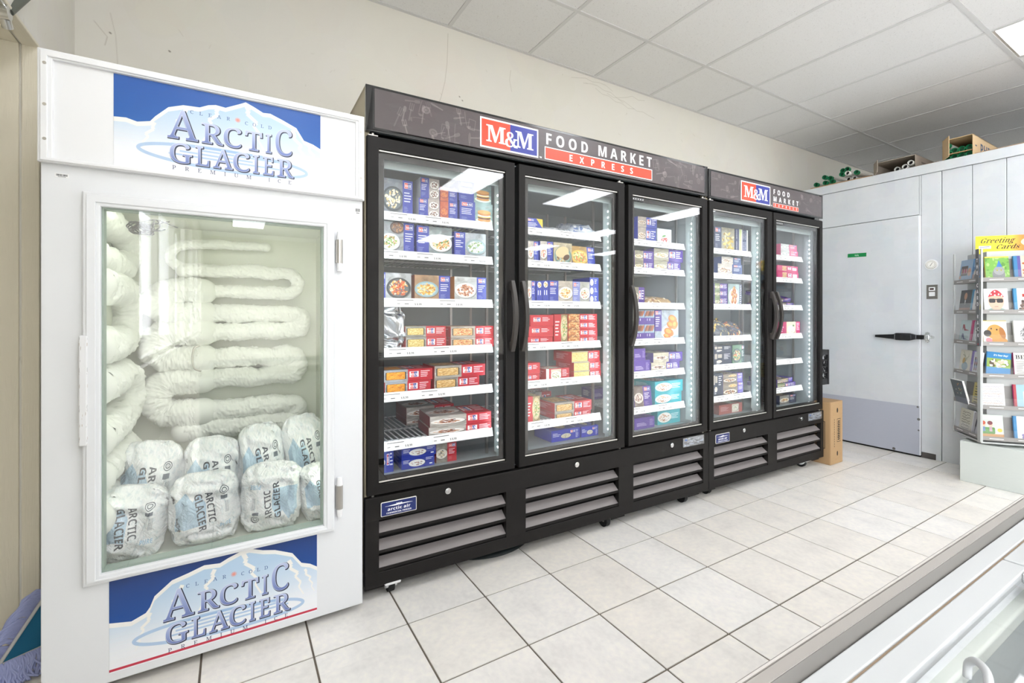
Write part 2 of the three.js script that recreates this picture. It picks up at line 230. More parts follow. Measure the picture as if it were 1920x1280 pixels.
const foods = {
  gyoza: [front(BLUE, 'R', 0.36, '#77808a', D('#2f3a40', ['#efe2bd', '#f6edd4', '#d9bd80'], 0.56, 60)), BLUE, 'blue box with dumplings in a dark bowl'],
  cups: [front(BLUE, 'L', 0.45, '#b4aaa2', (g, x, y, w) => { dish(g, x, 80, w * 0.4, '#f1efe9', ['#6b3a22', '#8d5230', '#3e2416'], 50); dish(g, x, 190, w * 0.42, '#f1efe9', ['#6b3a22', '#8d5230', '#3e2416'], 50); }), '#c7cbd2', 'blue box with two bean bowls'],
  chili: [front(BLUE, 'R', 0.52, '#c0572c', D('#b5441f', ['#d9742e', '#a83a1a', '#eb9d4a'], 0.5, 80)), BLUE, 'blue and orange chili box'],
  burger: [front(BLUE, 'L', 0.46, '#8ea8a4', (g, x, y, w) => { g.fillStyle = '#d7e5d4'; g.beginPath(); g.ellipse(x, 205, w * 0.46, 34, 0, 0, 7); g.fill(); for (const [c, yy, h] of [['#c98a43', 195, 24], ['#5b2f1c', 172, 18], ['#f0c24b', 158, 12], ['#f1ead6', 146, 14], ['#b97735', 122, 26], ['#d79a52', 104, 22]]) { g.fillStyle = c; g.beginPath(); g.ellipse(x, yy, w * 0.36, h, 0, 0, 7); g.fill(); } }), BLUE, 'blue box with a breakfast sandwich'],
  salad: [front(BLUE, 'R', 0.36, '#9aa0a4', (g, x, y, w) => { dish(g, x - 30, 160, w * 0.5, '#d5dad5', [...GREENS, '#e8e3d2', '#b98d55'], 120); dish(g, x + 30, 45, w * 0.36, '#4a3328', ['#7a4a2c', '#c78e56'], 40); }), '#b03030', 'blue box with a green salad bowl'],
  pasta: [front(BLUE, 'L', 0.34, '#7f8d8e', D('#e9eae4', ['#d89a4e', '#e7bf79', '#b96d33', '#5f8a3c', '#f0dcae'], 0.48, 130)), BLUE, 'blue box with a pasta plate'],
  cauli: [front(BLUE, 'L', 0.34, '#aab1b5', D('#8fa6a8', ['#f2f1ea', '#e4e4da', '#7c9a52', '#fbfaf6'], 0.48, 110)), BLUE, 'blue box with white cauliflower'],
  meatball: [front(BLUE, 'L', 0.14, '#a9aeb0', D('#30363a', ['#d9622c', '#b8401f', '#f0a452', '#f3d9b0'], 0.46, 110)), BLUE, 'blue box with a red stew bowl'],
  curry: [front(BLUE, 'R', 0.33, '#a8845f', D('#8fb2bb', ['#e0ab3c', '#efcf79', '#c98426', '#f5e3a8'], 0.48, 130)), '#b8562a', 'blue box with yellow pasta'],
  rice: [front(BLUE, 'R', 0.31, '#c2c6c4', D('#e6e4de', ['#b8764f', '#d9a483', '#8f4f38', '#f0e2d6'], 0.46, 150)), '#d08a30', 'blue box with fried rice'],
  pie: [flat(RED, 'R', 0.5, '#8e8d84', TR(['#dcc473', '#c9a850', '#efe2a2'])), RED, 'red pie box'],
  lasagna: [flat(RED, 'R', 0.44, '#b9ada0', TR(['#e2b678', '#c4713f', '#f1ddb0', '#d0502f'])), RED, 'red lasagna box'],
  mac: [flat(RED, 'R', 0.52, '#9fa4a8', TR(['#e7992d', '#f0b74a', '#cf7a1d'])), RED, 'red box with orange macaroni'],
  bake: [flat(RED, 'R', 0.48, '#aaa59b', TR(['#d9b06a', '#b98542', '#efd9a4'])), RED, 'red box with a golden casserole'],
  stew: [flat(RED, 'R', 0.42, '#b7b2a9', D('#efece6', ['#7f3f2a', '#a85a38', '#d59d6d', '#5c2c1e'], 0.46, 90)), '#7d2730', 'red box with a stew plate'],
  nugget: [flat(BLUE, 'R', 0.6, '#5160b6', D('#e8e8e8', CARAMEL, 0.3, 30)), BLUE, 'plain blue box'],
  wings: [(g) => { g.fillStyle = BLUE; g.fillRect(0, 0, CELL, CELL); dish(g, 118, 138, 62, '#f5f4ee', ['#8d3a1e', '#6a2413', '#b85a2e'], 24, 1.3); lines(g, 14, 50, 50, 90, 3); lines(g, 186, 40, 60, 70, 2); g.fillStyle = '#fff'; g.fillRect(214, 176, 22, 30); }, BLUE, 'blue box with brown meatballs'],
  mussel: [front(RED, 'R', 0.46, '#8c877c', D('#ddd8cc', ['#efe5cf', '#3a3a3e', '#77706a', '#d9c8a0'], 0.5, 70)), RED, 'red box with seafood'],
  corn: [(g) => { g.fillStyle = BLUE; g.fillRect(0, 0, CELL, CELL); g.fillStyle = '#e8c838'; g.beginPath(); g.moveTo(150, 0); g.lineTo(256, 0); g.lineTo(256, 200); g.closePath(); g.fill(); logo(g, 20, 20, 90, 44); lines(g, 20, 96, 170, 120, 4); }, BLUE, 'blue box with a yellow corner'],
  tomato: [front(BLUE, 'R', 0.46, '#b9b2a6', D('#e7e3da', ['#c0392b', '#d9604a', '#7c9a48', '#efd7b5'], 0.5, 60)), BLUE, 'blue box with a tomato dish'],
  burrito: [(g) => { sceneBg(g, '#b7ac8c'); dish(g, 128, 150, 116, '#6f8f86', ['#d9c08a', '#e9d8ae', '#b99559', '#6b4a2b'], 80, 0.9); g.fillStyle = '#dcc594'; g.beginPath(); g.ellipse(120, 110, 92, 62, -0.3, 0, 7); g.fill(); g.fillStyle = '#5d3f26'; g.beginPath(); g.ellipse(178, 168, 46, 30, -0.5, 0, 7); g.fill(); }, '#8a7a52', 'picture box with a wrapped burrito'],
  shrimp: [front(BLUE, 'R', 0.34, '#b8924d', D('#e7b74a', ['#f0c468', '#e58a3b', '#f6e7b5', '#d3582f', '#8aa544'], 0.56, 130)), BLUE, 'blue box with yellow noodles'],
  spine: [(g) => { g.fillStyle = BLUE; g.fillRect(0, 0, CELL, CELL); dish(g, 128, 44, 88, '#e7e3da', ['#d8b23a', '#efd98a', '#a8752a'], 30, 0.4); lines(g, 60, 108, 50, 130, 1); lines(g, 150, 108, 40, 130, 1); }, BLUE, 'narrow blue box end with a pale dish'],
  noodle: [front(BLUE, 'L', 0.39, '#b9b0a0', D('#dfe3dc', ['#dfae58', '#efcf8c', '#c58436', '#f7ebc8'], 0.48, 140)), BLUE, 'blue box with a noodle plate'],
  alfredo: [front('#7f88c4', 'L', 0.42, '#a6a69c', D('#efeee8', ['#efe3c5', '#c0552d', '#e0b878', '#6d8a40'], 0.5, 80)), BLUE, 'pale blue box with a pasta dish'],
  spines: [(g) => { g.fillStyle = BLUE; g.fillRect(0, 0, CELL, CELL); for (const y of [50, 130, 210]) { dish(g, 62, y, 46, '#e8e4d9', ['#e0c14c', '#f2e29a', '#7f9a40'], 20, 0.7); lines(g, 140, y - 28, 80, 46, 3); } }, BLUE, 'blue box end with three small dishes'],
  redlogo: [(g) => { g.fillStyle = RED; g.fillRect(0, 0, CELL, CELL); logo(g, 34, 62, 74, 92); lines(g, 130, 58, 100, 104, 3); }, RED, 'red box end with logo'],
  redpic: [(g) => { g.fillStyle = RED; g.fillRect(0, 0, CELL, CELL); sceneBgPart(g, 130, CELL); dish(g, 190, 120, 70, '#c8b98a', [...GREENS, '#d8a860'], 90, 1.5); lines(g, 24, 60, 80, 140, 5); }, RED, 'red box with a green vegetable dish'],
  crumble: [flat(RED, 'R', 0.62, '#c08a5a', (g, x, y, w) => { for (let i = 0; i < 220; i++) { g.fillStyle = ['#b8703a', '#d99a58', '#8c4a26', '#edc48c'][i % 4]; g.beginPath(); g.ellipse(rr(x - w / 2, x + w / 2), rr(0, CELL), rr(4, 10), rr(10, 26), rr(0, 3), 0, 7); g.fill(); } }), RED, 'red box with a nutty crumble'],
  salmon: [(g) => { g.fillStyle = RED; g.fillRect(0, 0, CELL, CELL); g.fillStyle = '#ece8e2'; g.fillRect(0, 0, 34, CELL); g.save(); g.beginPath(); g.rect(54, 20, 110, 230); g.clip(); sceneBg(g, '#d8cdb8'); dish(g, 108, 150, 58, '#f0ece2', [...GREENS, '#e9a57e', '#f2e8d2'], 70, 1.6); g.restore(); lines(g, 176, 40, 66, 150, 5); }, RED, 'small red box with fish and greens'],
  potato: [flat(RED, 'R', 0.42, '#c9bfa0', (g, x, y, w) => tray(g, x - w * 0.48, 24, w * 0.94, 210, ['#e3cf86', '#f0e3ae', '#cfae58'], 60)), RED, 'red box with creamy potatoes'],
  dim: [(g) => { g.fillStyle = '#2233b4'; g.fillRect(0, 0, CELL, CELL); dish(g, 128, 150, 44, '#d8d2b8', ['#c9a05a', '#6b4a2b', '#8aa05a'], 24, 1.2); logo(g, 168, 40, 40, 60); lines(g, 14, 70, 70, 90, 3); for (const y of [40, 110, 170]) lines(g, 214, y, 30, 60, 4); }, '#2233b4', 'flat deep blue box'],
  muffin: [flat(BLUE, 'R', 0.56, '#a99f92', D('#cfc6b6', ['#7c5a3c', '#b08a5e', '#4d3624', '#e2d2ba'], 0.46, 60)), BLUE, 'blue box with baked buns'],
  cake: [(g) => { g.fillStyle = '#d9e2e2'; g.fillRect(0, 0, CELL, CELL); dish(g, 132, 176, 84, '#eef0ee', ['#d03a33', '#e77b70', '#b3242b', '#f4d9d2'], 44, 0.6); g.fillStyle = '#5f9a48'; g.beginPath(); g.ellipse(120, 118, 34, 14, -0.4, 0, 7); g.fill(); }, '#c8d2d2', 'white box with a strawberry dessert'],
  fillet: [flat(PURPLE, 'R', 0.54, '#8f8a78', D('#d9d2bf', ['#c9ae74', '#e3d2a2', '#9a7a44', '#7a8a4a'], 0.46, 50)), PURPLE, 'purple box with a stuffed fillet'],
  chops: [flat(PURPLE, 'R', 0.5, '#a8a48c', D('#d5dac6', ['#d8bd8a', '#b98c52', '#efe0ba', '#7f9a54'], 0.46, 60)), PURPLE, 'purple box with sliced meat'],
  ribs: [(g) => { g.fillStyle = PURPLE; g.fillRect(0, 0, CELL, CELL); for (const x of [0, 130]) { g.save(); g.beginPath(); g.rect(x, 0, 124, 134); g.clip(); g.fillStyle = '#93aec0'; g.fillRect(x, 0, 124, 134); for (let i = 0; i < 5; i++) { g.fillStyle = ['#7c3d1c', '#a85a28', '#5d2a14'][i % 3]; g.beginPath(); g.ellipse(x + 20 + i * 21, 62, 12, 54, 0.25, 0, 7); g.fill(); } g.restore(); } for (const x of [70, 190]) lines(g, x, 150, 14, 96, 1); lines(g, 40, 150, 8, 96, 1); lines(g, 160, 150, 8, 96, 1); }, PURPLE, 'purple box with glazed ribs'],
  chicken: [(g) => { sceneBg(g, '#a9b6c2'); g.fillStyle = '#dfe5ea'; g.beginPath(); g.ellipse(160, 180, 92, 60, -0.3, 0, 7); g.fill(); for (const [x, y, a, b] of [[190, 80, 48, 34], [170, 130, 44, 30], [215, 130, 30, 40], [150, 190, 54, 34], [130, 226, 40, 22]]) { g.fillStyle = '#c97a26'; g.beginPath(); g.ellipse(x, y, a, b, 0.4, 0, 7); g.fill(); g.fillStyle = '#e8a548'; g.beginPath(); g.ellipse(x - 6, y - 8, a * 0.6, b * 0.5, 0.4, 0, 7); g.fill(); } g.fillStyle = PURPLE; g.fillRect(0, 0, 72, 180); logo(g, 8, 12, 56, 30); lines(g, 10, 60, 50, 90, 5); }, PURPLE, 'purple box with fried chicken'],
  purpleside: [(g) => { g.fillStyle = '#55359a'; g.fillRect(0, 0, CELL, CELL); lines(g, 30, 120, 150, 80, 3, 'rgba(255,255,255,.7)'); lines(g, 190, 60, 50, 150, 5, 'rgba(255,255,255,.5)'); }, PURPLE, 'plain purple box end'],
  beans: [flat(PURPLE, 'R', 0.48, '#c9c0a8', D('#e8e2d2', ['#5d2418', '#7c3a24', '#c08a5a', '#3f1810'], 0.44, 70)), PURPLE, 'purple box with a bean dish'],
  steak: [front(PURPLE, 'R', 0.48, '#6b5a52', D('#cfc6ba', ['#7c4632', '#5d2f22', '#a8705a', '#e2d6c6'], 0.5, 60)), PURPLE, 'purple box with a brown roast'],
  fish: [(g) => { g.fillStyle = TEAL; g.fillRect(0, 0, CELL, CELL); dish(g, 80, 130, 74, '#f2f1ea', ['#c98a52', '#e0b27c', '#a8683a'], 40, 1.25); lines(g, 150, 70, 84, 110, 4); }, TEAL, 'teal box with a breaded fillet'],
  perogy: [front('#3e4a6c', 'L', 0.34, '#a9a48c', (g, x, y, w) => { for (let i = 0; i < 34; i++) { g.fillStyle = ['#cdb24c', '#e4cf7c', '#a88a34', '#f0e4ae'][i % 4]; g.beginPath(); g.ellipse(rr(x - w * 0.4, x + w * 0.4), rr(50, 250), rr(12, 26), rr(8, 14), rr(0, 3), 0, 7); g.fill(); } }), NAVY, 'dark box with golden stuffed dumplings'],
  navyspine: [(g) => { g.fillStyle = '#dfe3d8'; g.fillRect(0, 0, CELL, CELL); g.fillStyle = '#26305c'; g.fillRect(0, 0, 76, CELL); g.fillRect(140, 0, 86, CELL); g.fillStyle = '#c4cf8a'; g.fillRect(80, 0, 44, CELL); for (const x of [20, 156, 190]) lines(g, x, 30, 18, 200, 7); }, NAVY, 'navy and cream box end'],
  navymeat: [front('#24407c', 'R', 0.42, '#c9c2b6', D('#e3ded2', ['#8a5a3a', '#b0805a', '#5d3a26', '#e2c9a2'], 0.48, 60)), '#24407c', 'navy box with a brown meat dish'],
  greens: [flat(PURPLE, 'R', 0.58, '#7a8a5a', D('#d8cdb8', [...GREENS, '#d9853a'], 0.48, 70)), PURPLE, 'purple box with a vegetable dish'],
  sausage: [(g) => { sceneBg(g, '#8fa6a4'); g.fillStyle = '#efe9dc'; g.beginPath(); g.ellipse(108, 150, 92, 100, 0, 0, 7); g.fill(); for (const [x, y] of [[80, 110], [126, 90], [100, 150], [146, 140], [84, 196], [134, 200], [110, 60]]) { g.fillStyle = '#b3672f'; g.beginPath(); g.ellipse(x, y, 22, 32, 0.3, 0, 7); g.fill(); g.fillStyle = '#e3ae6c'; g.beginPath(); g.ellipse(x - 5, y - 8, 11, 16, 0.3, 0, 7); g.fill(); } g.fillStyle = NAVY; g.fillRect(206, 0, 50, CELL); lines(g, 216, 20, 30, 220, 10); }, NAVY, 'dark box with stuffed buns'],
  navytext: [(g) => { g.fillStyle = '#1f2942'; g.fillRect(0, 0, CELL, CELL); sceneBgPart2(g); lines(g, 140, 30, 100, 110, 5); lines(g, 30, 170, 70, 60, 3); }, NAVY, 'dark navy box with white lettering'],
  navygreen: [front('#2a4a4a', 'R', 0.24, '#4f7d5a', D('#2f4a40', ['#d0552f', '#e0a048', '#6d9a4a', '#f0e2c0', '#3f6b3a'], 0.5, 90)), '#27403c', 'dark green box with a colourful stir fry'],
  skewer: [front('#5640ae', 'R', 0.28, '#8a7c6c', (g, x, y, w) => { dish(g, x, 178, w * 0.44, '#e6e1d5', ['#8f4f24', '#c78640', '#e7b868', '#5d2f16'], 60, 0.6); dish(g, x + 30, 60, w * 0.3, '#c9b48a', ['#e2b040', '#f0d27a', '#b97a22'], 40, 0.6); }), PURPLE, 'purple box with golden appetizers'],
  redwhite: [(g) => { g.fillStyle = '#a85a56'; g.fillRect(0, 0, CELL, CELL); lines(g, 20, 60, 100, 120, 5, 'rgba(255,255,255,.5)'); g.fillStyle = '#ddd5c6'; g.fillRect(140, 20, 76, 216); dish(g, 178, 130, 34, '#efe8d8', ['#b98a4a', '#7c9a54'], 30, 2); }, '#8d4a4a', 'faded red box with a white picture'],
  pinkcake: [front(PINK, 'R', 0.5, '#c9cdca', D('#dde2e0', ['#8f9690', '#e8ece8', '#5f6862', '#c2c8c2'], 0.5, 50)), PINK, 'pink box with a pale grey cake'],
  pinkbar: [(g) => { g.fillStyle = PINK; g.fillRect(0, 0, CELL, CELL); g.fillStyle = '#d8c29a'; g.fillRect(60, 30, 50, 190); dish(g, 84, 120, 24, '#c79a5a', CARAMEL, 30, 3); logo(g, 130, 60, 36, 110); g.fillStyle = '#f0dfe4'; g.fillRect(184, 80, 52, 110); }, PINK, 'pink box with a white label'],
  pinkpie: [(g) => { g.fillStyle = PINK; g.fillRect(0, 0, CELL, CELL); g.fillStyle = '#e2d9b4'; g.fillRect(100, 0, 104, CELL); dish(g, 152, 150, 46, '#efe6c8', CREAM, 40, 1.8); g.fillStyle = '#5f8a48'; g.fillRect(168, 60, 20, 34); lines(g, 20, 60, 50, 150, 4); lines(g, 214, 30, 32, 150, 5); }, PINK, 'pink box with a cream pie'],
  navyround: [front('#272f4c', 'R', 0.44, '#8c8a84', D('#e6e0d2', ['#c98436', '#e7b04c', '#7c4a24', '#f2dca2'], 0.5, 60)), NAVY, 'navy box with a round plate'],
};
function sceneBgPart(g, x, w) { g.fillStyle = '#9c8a62'; g.fillRect(x, 0, w - x, CELL); }
function sceneBgPart2(g) { g.fillStyle = '#b9b2a4'; g.fillRect(0, 20, 40, 100); g.fillRect(50, 30, 60, 70); dish(g, 70, 170, 40, '#d9d2c4', ['#c9b48a', '#efe2c6'], 20, 0.7); }
const sides = [BLUE, RED, PURPLE, TEAL, NAVY, PINK];
const foodMap = canvas(2048, 2048, (g) => {
  g.fillStyle = '#888'; g.fillRect(0, 0, 2048, 2048);
  Object.entries(foods).forEach(([k, [draw, side]], n) => { const i = n % 8, j = Math.floor(n / 8); g.save(); g.translate(i * CELL, j * CELL); g.beginPath(); g.rect(0, 0, CELL, CELL); g.clip(); draw(g); g.restore(); FOOD[k] = [i, j]; });
});
const foodMat = phy({ map: foodMap, roughness: 0.42, clearcoat: 0.25, clearcoatRoughness: 0.25 });
const sideMap = canvas(1024, 128, (g) => { sides.forEach((c, k) => { g.fillStyle = c; g.fillRect(k * 128, 0, 128, 128); lines(g, k * 128 + 22, 30, 80, 70, 5, 'rgba(255,255,255,.65)'); }); });
const sideMat = phy({ map: sideMap, roughness: 0.42, clearcoat: 0.25, clearcoatRoughness: 0.25 });
const plainSide = new Map();
function cartonGeo(w, h, d, key, name = FOOD) { // front z = 0, base y = 0, from x = 0; slots: 0 front (and top), 1 the other faces
  const g = new THREE.BoxGeometry(w, h, d); g.translate(w / 2, h / 2, -d / 2); const uv = g.attributes.uv, [i, j] = name[key], side = foods[key]?.[1], s = sides.indexOf(side);
  for (let k = 0; k < 24; k++) { const u = uv.getX(k), v = uv.getY(k), f = Math.floor(k / 4); if (f === 4 || f === 2) uv.setXY(k, (i + 0.012 + u * 0.976) / 8, 1 - (j + 1 - 0.012 - v * 0.976) / 8); else uv.setXY(k, ((s < 0 ? 0 : s) + 0.02 + u * 0.96) / 8, v); }
  g.clearGroups(); const idx = [...g.index.array], pick = (fs) => fs.flatMap((f) => idx.slice(f * 6, f * 6 + 6)), a = pick([2, 4]), b = pick([0, 1, 3, 5]);
  g.setIndex([...a, ...b]); g.addGroup(0, a.length, 0); g.addGroup(a.length, b.length, 1); return g;
}

// ---------------------------------------------------------------- signs of the freezers
function fit(g, text, x, y, w, h, font, spacing = 0) { // text filling a box: x, y top left
  g.save(); g.font = `${font.replace('$', Math.round(h * 1.37))}`; g.textAlign = 'left'; g.textBaseline = 'alphabetic';
  if (!spacing) { const m = g.measureText(text).width; g.translate(x, y + h); g.scale(w / m, 1); g.fillText(text, 0, 0); }
  else { const ws = [...text].map((c) => g.measureText(c).width), tot = ws.reduce((a, b) => a + b, 0), gap = (w - tot) / (text.length - 1); let px = x; [...text].forEach((c, i) => { g.fillText(c, px, y + h); px += ws[i] + gap; }); }
  g.restore();
}
function utensils(g, x0, x1, h, n) { // faint kitchen tools printed on the dark panel
  for (let i = 0; i < n; i++) { const x = x0 + (x1 - x0) * (i + rr(0.1, 0.9)) / n, y = rr(0.1, 0.9) * h, a = rr(-0.4, 0.4) + (rnd() < 0.4 ? 1.5 : 0), k = Math.floor(rr(0, 6)), s = h * rr(0.16, 0.3), c = `rgba(170,158,158,${rr(0.16, 0.4)})`;
    g.save(); g.translate(x, y); g.rotate(a); g.strokeStyle = g.fillStyle = c; g.lineWidth = 3;
    if (k === 0) { g.beginPath(); g.moveTo(0, -s); g.quadraticCurveTo(-6, 0, -4, s * 0.6); g.stroke(); g.beginPath(); g.arc(4, s * 0.7, s * 0.28, 0, 3.3); g.fill(); }
    if (k === 1) { g.beginPath(); g.roundRect(-s * 0.2, -s, s * 0.4, s * 0.8, 8); g.fill(); g.fillRect(-3, -s * 0.2, 6, s * 1.2); }
    if (k === 2) { for (const d of [-8, 0, 8]) g.fillRect(d - 2, -s, 4, s * 0.7); g.fillRect(-10, -s * 0.3, 20, 6); g.fillRect(-3, -s * 0.3, 6, s * 1.3); }
    if (k === 3) { g.beginPath(); g.ellipse(0, 0, s * 0.36, s * 0.42, 0, 0, 7); g.fill(); g.strokeStyle = 'rgba(80,72,72,.6)'; g.beginPath(); g.ellipse(0, 0, s * 0.16, s * 0.2, 0, 0, 7); g.stroke(); }
    if (k === 4) { g.strokeRect(-s * 0.5, -s * 0.35, s, s * 0.7); }
    if (k === 5) { g.beginPath(); g.ellipse(-s * 0.4, 0, s * 0.5, s * 0.14, 0, 0, 7); g.fill(); g.fillRect(0, -3, s * 0.9, 6); }
    g.restore(); }
}
const marketSign = (W_, y0, y1, L, words, tools) => canvas(2048, Math.round(2048 * (y1 - y0) / (W_[1] - W_[0])), (g, w, h) => {
  const X = (s) => (s - W_[0]) / (W_[1] - W_[0]) * w, Y = (y) => (y1 - y) / (y1 - y0) * h;
  g.fillStyle = '#554d4e'; g.fillRect(0, 0, w, h);
  for (let i = 0; i < 200; i++) { g.fillStyle = `rgba(120,110,110,${rr(0.02, 0.06)})`; g.beginPath(); g.ellipse(rr(0, w), rr(0, h), rr(10, 60), rr(6, 30), 0, 0, 7); g.fill(); }
  for (const [a, b, n] of tools) utensils(g, X(a), X(b), h, n);
  const [a, t, b, u] = L, lx = X(a), ly = Y(t), lw = X(b) - lx, lh = Y(u) - ly, e = lh * 0.055;
  g.fillStyle = '#fff'; g.fillRect(lx, ly, lw, lh); g.fillStyle = '#ea4a2f'; g.fillRect(lx + e, ly + e, lw / 2 - e, lh - 2 * e); g.fillStyle = '#2f3a97'; g.fillRect(lx + lw / 2, ly + e, lw / 2 - e, lh - 2 * e);
  g.fillStyle = '#fff'; fit(g, 'M', lx + lw * 0.09, ly + lh * 0.2, lw * 0.34, lh * 0.58, 'bold $px serif'); fit(g, 'M', lx + lw * 0.58, ly + lh * 0.2, lw * 0.34, lh * 0.58, 'bold $px serif'); fit(g, '&', lx + lw * 0.4, ly + lh * 0.3, lw * 0.23, lh * 0.52, 'bold $px serif');
  fit(g, 'TM', lx + lw * 1.02, ly + lh * 0.93, lw * 0.045, lh * 0.06, 'bold $px sans-serif');
  words(g, X, Y);
});
const bar_ = (g, X, Y, a, t, b, u, text, m) => { const x = X(a), y = Y(t), w = X(b) - x, h = Y(u) - y, e = h * 0.07; g.fillStyle = '#fff'; g.fillRect(x, y, w, h); g.fillStyle = '#ea4a2f'; g.fillRect(x + e, y + e, w - 2 * e, h - 2 * e); g.fillStyle = '#fff'; fit(g, text, x + w * m, y + h * 0.22, w * (1 - 2 * m), h * 0.54, 'bold $px sans-serif', 1); };
const signThree = marketSign([0.034, 2.08], 1.931, 2.092, [0.512, 2.08, 0.831, 1.941], (g, X, Y) => {
  g.fillStyle = '#fff'; fit(g, 'FOOD MARKET', X(0.872), Y(2.075), X(1.616) - X(0.872), Y(2.018) - Y(2.075), 'bold $px sans-serif', 1);
  bar_(g, X, Y, 0.869, 2.006, 1.618, 1.943, 'EXPRESS', 0.2); }, [[0.13, 0.51, 26], [1.63, 2.06, 26]]);
const signTwo = marketSign([0.02, 1.335], 1.925, 2.084, [0.327, 2.068, 0.659, 1.933], (g, X, Y) => {
  g.fillStyle = '#fff'; fit(g, 'FOOD', X(0.694), Y(2.058), X(0.9) - X(0.694), Y(2.022) - Y(2.058), 'bold $px sans-serif', 1); fit(g, 'MARKET', X(0.694), Y(2.008), X(1.012) - X(0.694), Y(1.972) - Y(2.008), 'bold $px sans-serif', 1);
  bar_(g, X, Y, 0.693, 1.962, 1.014, 1.93, 'EXPRESS', 0.06); }, [[0.04, 0.32, 14], [1.02, 1.32, 16]]);
const badgeMap = canvas(512, 208, (g, w, h) => { g.fillStyle = '#e8e4dc'; g.beginPath(); g.roundRect(0, 0, w, h, 18); g.fill(); g.fillStyle = '#1d2c6b'; g.beginPath(); g.roundRect(10, 10, w - 20, h - 20, 12); g.fill(); g.fillStyle = '#fff';
  g.beginPath(); g.moveTo(70, 66); g.lineTo(210, 54); for (let i = 0; i < 9; i++) g.lineTo(215 + i * 11, i % 2 ? 34 : 56); g.lineTo(440, 58); g.lineTo(300, 72); g.lineTo(190, 76); g.closePath(); g.fill(); g.fillRect(60, 64, 390, 4);
  fit(g, 'arctic air', 92, 92, 328, 44, 'bold $px sans-serif'); fit(g, 'COMMERCIAL FREEZER', 76, 156, 360, 24, 'bold $px sans-serif'); });
const badgeMat = std({ map: badgeMap, roughness: 0.35 });
const tagMap = canvas(256, 64, (g, w, h) => { g.fillStyle = '#f6f6f3'; g.fillRect(0, 0, w, h); g.fillStyle = '#555'; g.fillRect(14, 10, 150, 5); g.fillRect(14, 40, 26, 5); g.fillRect(80, 40, 38, 7); g.font = 'bold 24px sans-serif'; g.fillText('$ 8.99', 170, 54); });
const tagMat = std({ map: tagMap, roughness: 0.45 });
const foilLabel = std({ map: canvas(256, 128, (g, w, h) => { g.fillStyle = '#8b8d92'; g.fillRect(0, 0, w, h); for (let i = 0; i < 60; i++) { g.fillStyle = ['#b9bdc4', '#6a6c72', '#4c4e54', '#aab4c8'][i % 4]; g.fillRect(rr(0, w), rr(0, h), rr(10, 60), rr(4, 16)); } g.fillStyle = '#3a66b0'; g.fillRect(20, 20, 30, 24); }), roughness: 0.2 });

// ---------------------------------------------------------------- the black upright freezers
const sheetBeige = std({ color: 0xb8ad93, roughness: 0.5 }), litLouvreMat = std({ color: 0x8f8988, roughness: 0.4 }), handleMat = std({ color: 0x3a3633, roughness: 0.35 });  // louvre grey is lightened for the light its slats catch
const ledOn = std({ color: 0xffffff, emissive: 0xf2fbff, emissiveIntensity: 5 }), ledCover = std({ color: 0xb4c2c1, roughness: 0.35 });
const acrylic = phy({ color: 0xffffff, transmission: 1, thickness: 0, roughness: 0.04, ior: 1.45 });
const SHELF_Y = [1.612, 1.442, 1.230, 1.010, 0.813, 0.598], DECK = 0.465, GLASS = [0.475, 1.847];
const shelfShapes = new Map();
function wireShelf(w, d) { const key = w.toFixed(3) + d; if (!shelfShapes.has(key)) { const gs = [bx(0, -0.006, -0.006, w, 0, 0), bx(0, -0.006, -d, w, 0, -d + 0.006), bx(0, -0.01, -d * 0.5, w, -0.004, -d * 0.5 + 0.006), bx(0, -0.012, -0.09, w, -0.006, -0.084)];
  const n = Math.round(w / 0.026); for (let i = 0; i <= n; i++) { const x = 0.003 + (w - 0.006) * i / n; gs.push(bx(x - 0.0022, -0.0045, -d, x + 0.0022, 0, 0)); } shelfShapes.set(key, merge(gs)); } return shelfShapes.get(key); }
function handleShape() { const s = new THREE.Shape(); s.moveTo(0, 0.172); s.lineTo(0.014, 0.176); s.bezierCurveTo(0.036, 0.12, 0.05, 0.06, 0.05, 0); s.bezierCurveTo(0.05, -0.06, 0.036, -0.12, 0.014, -0.176); s.lineTo(0, -0.172); s.lineTo(0, -0.135); s.lineTo(0.013, -0.13); s.bezierCurveTo(0.026, -0.09, 0.035, -0.045, 0.035, 0); s.bezierCurveTo(0.035, 0.045, 0.026, 0.09, 0.013, 0.13); s.lineTo(0, 0.135); s.closePath();
  const g = new THREE.ExtrudeGeometry(s, { depth: 0.014, bevelEnabled: true, bevelThickness: 0.004, bevelSize: 0.003, bevelSegments: 3, curveSegments: 16 }); g.translate(0, 0, -0.007); g.rotateY(-Math.PI / 2); return g; }
const handleGeo = handleShape();
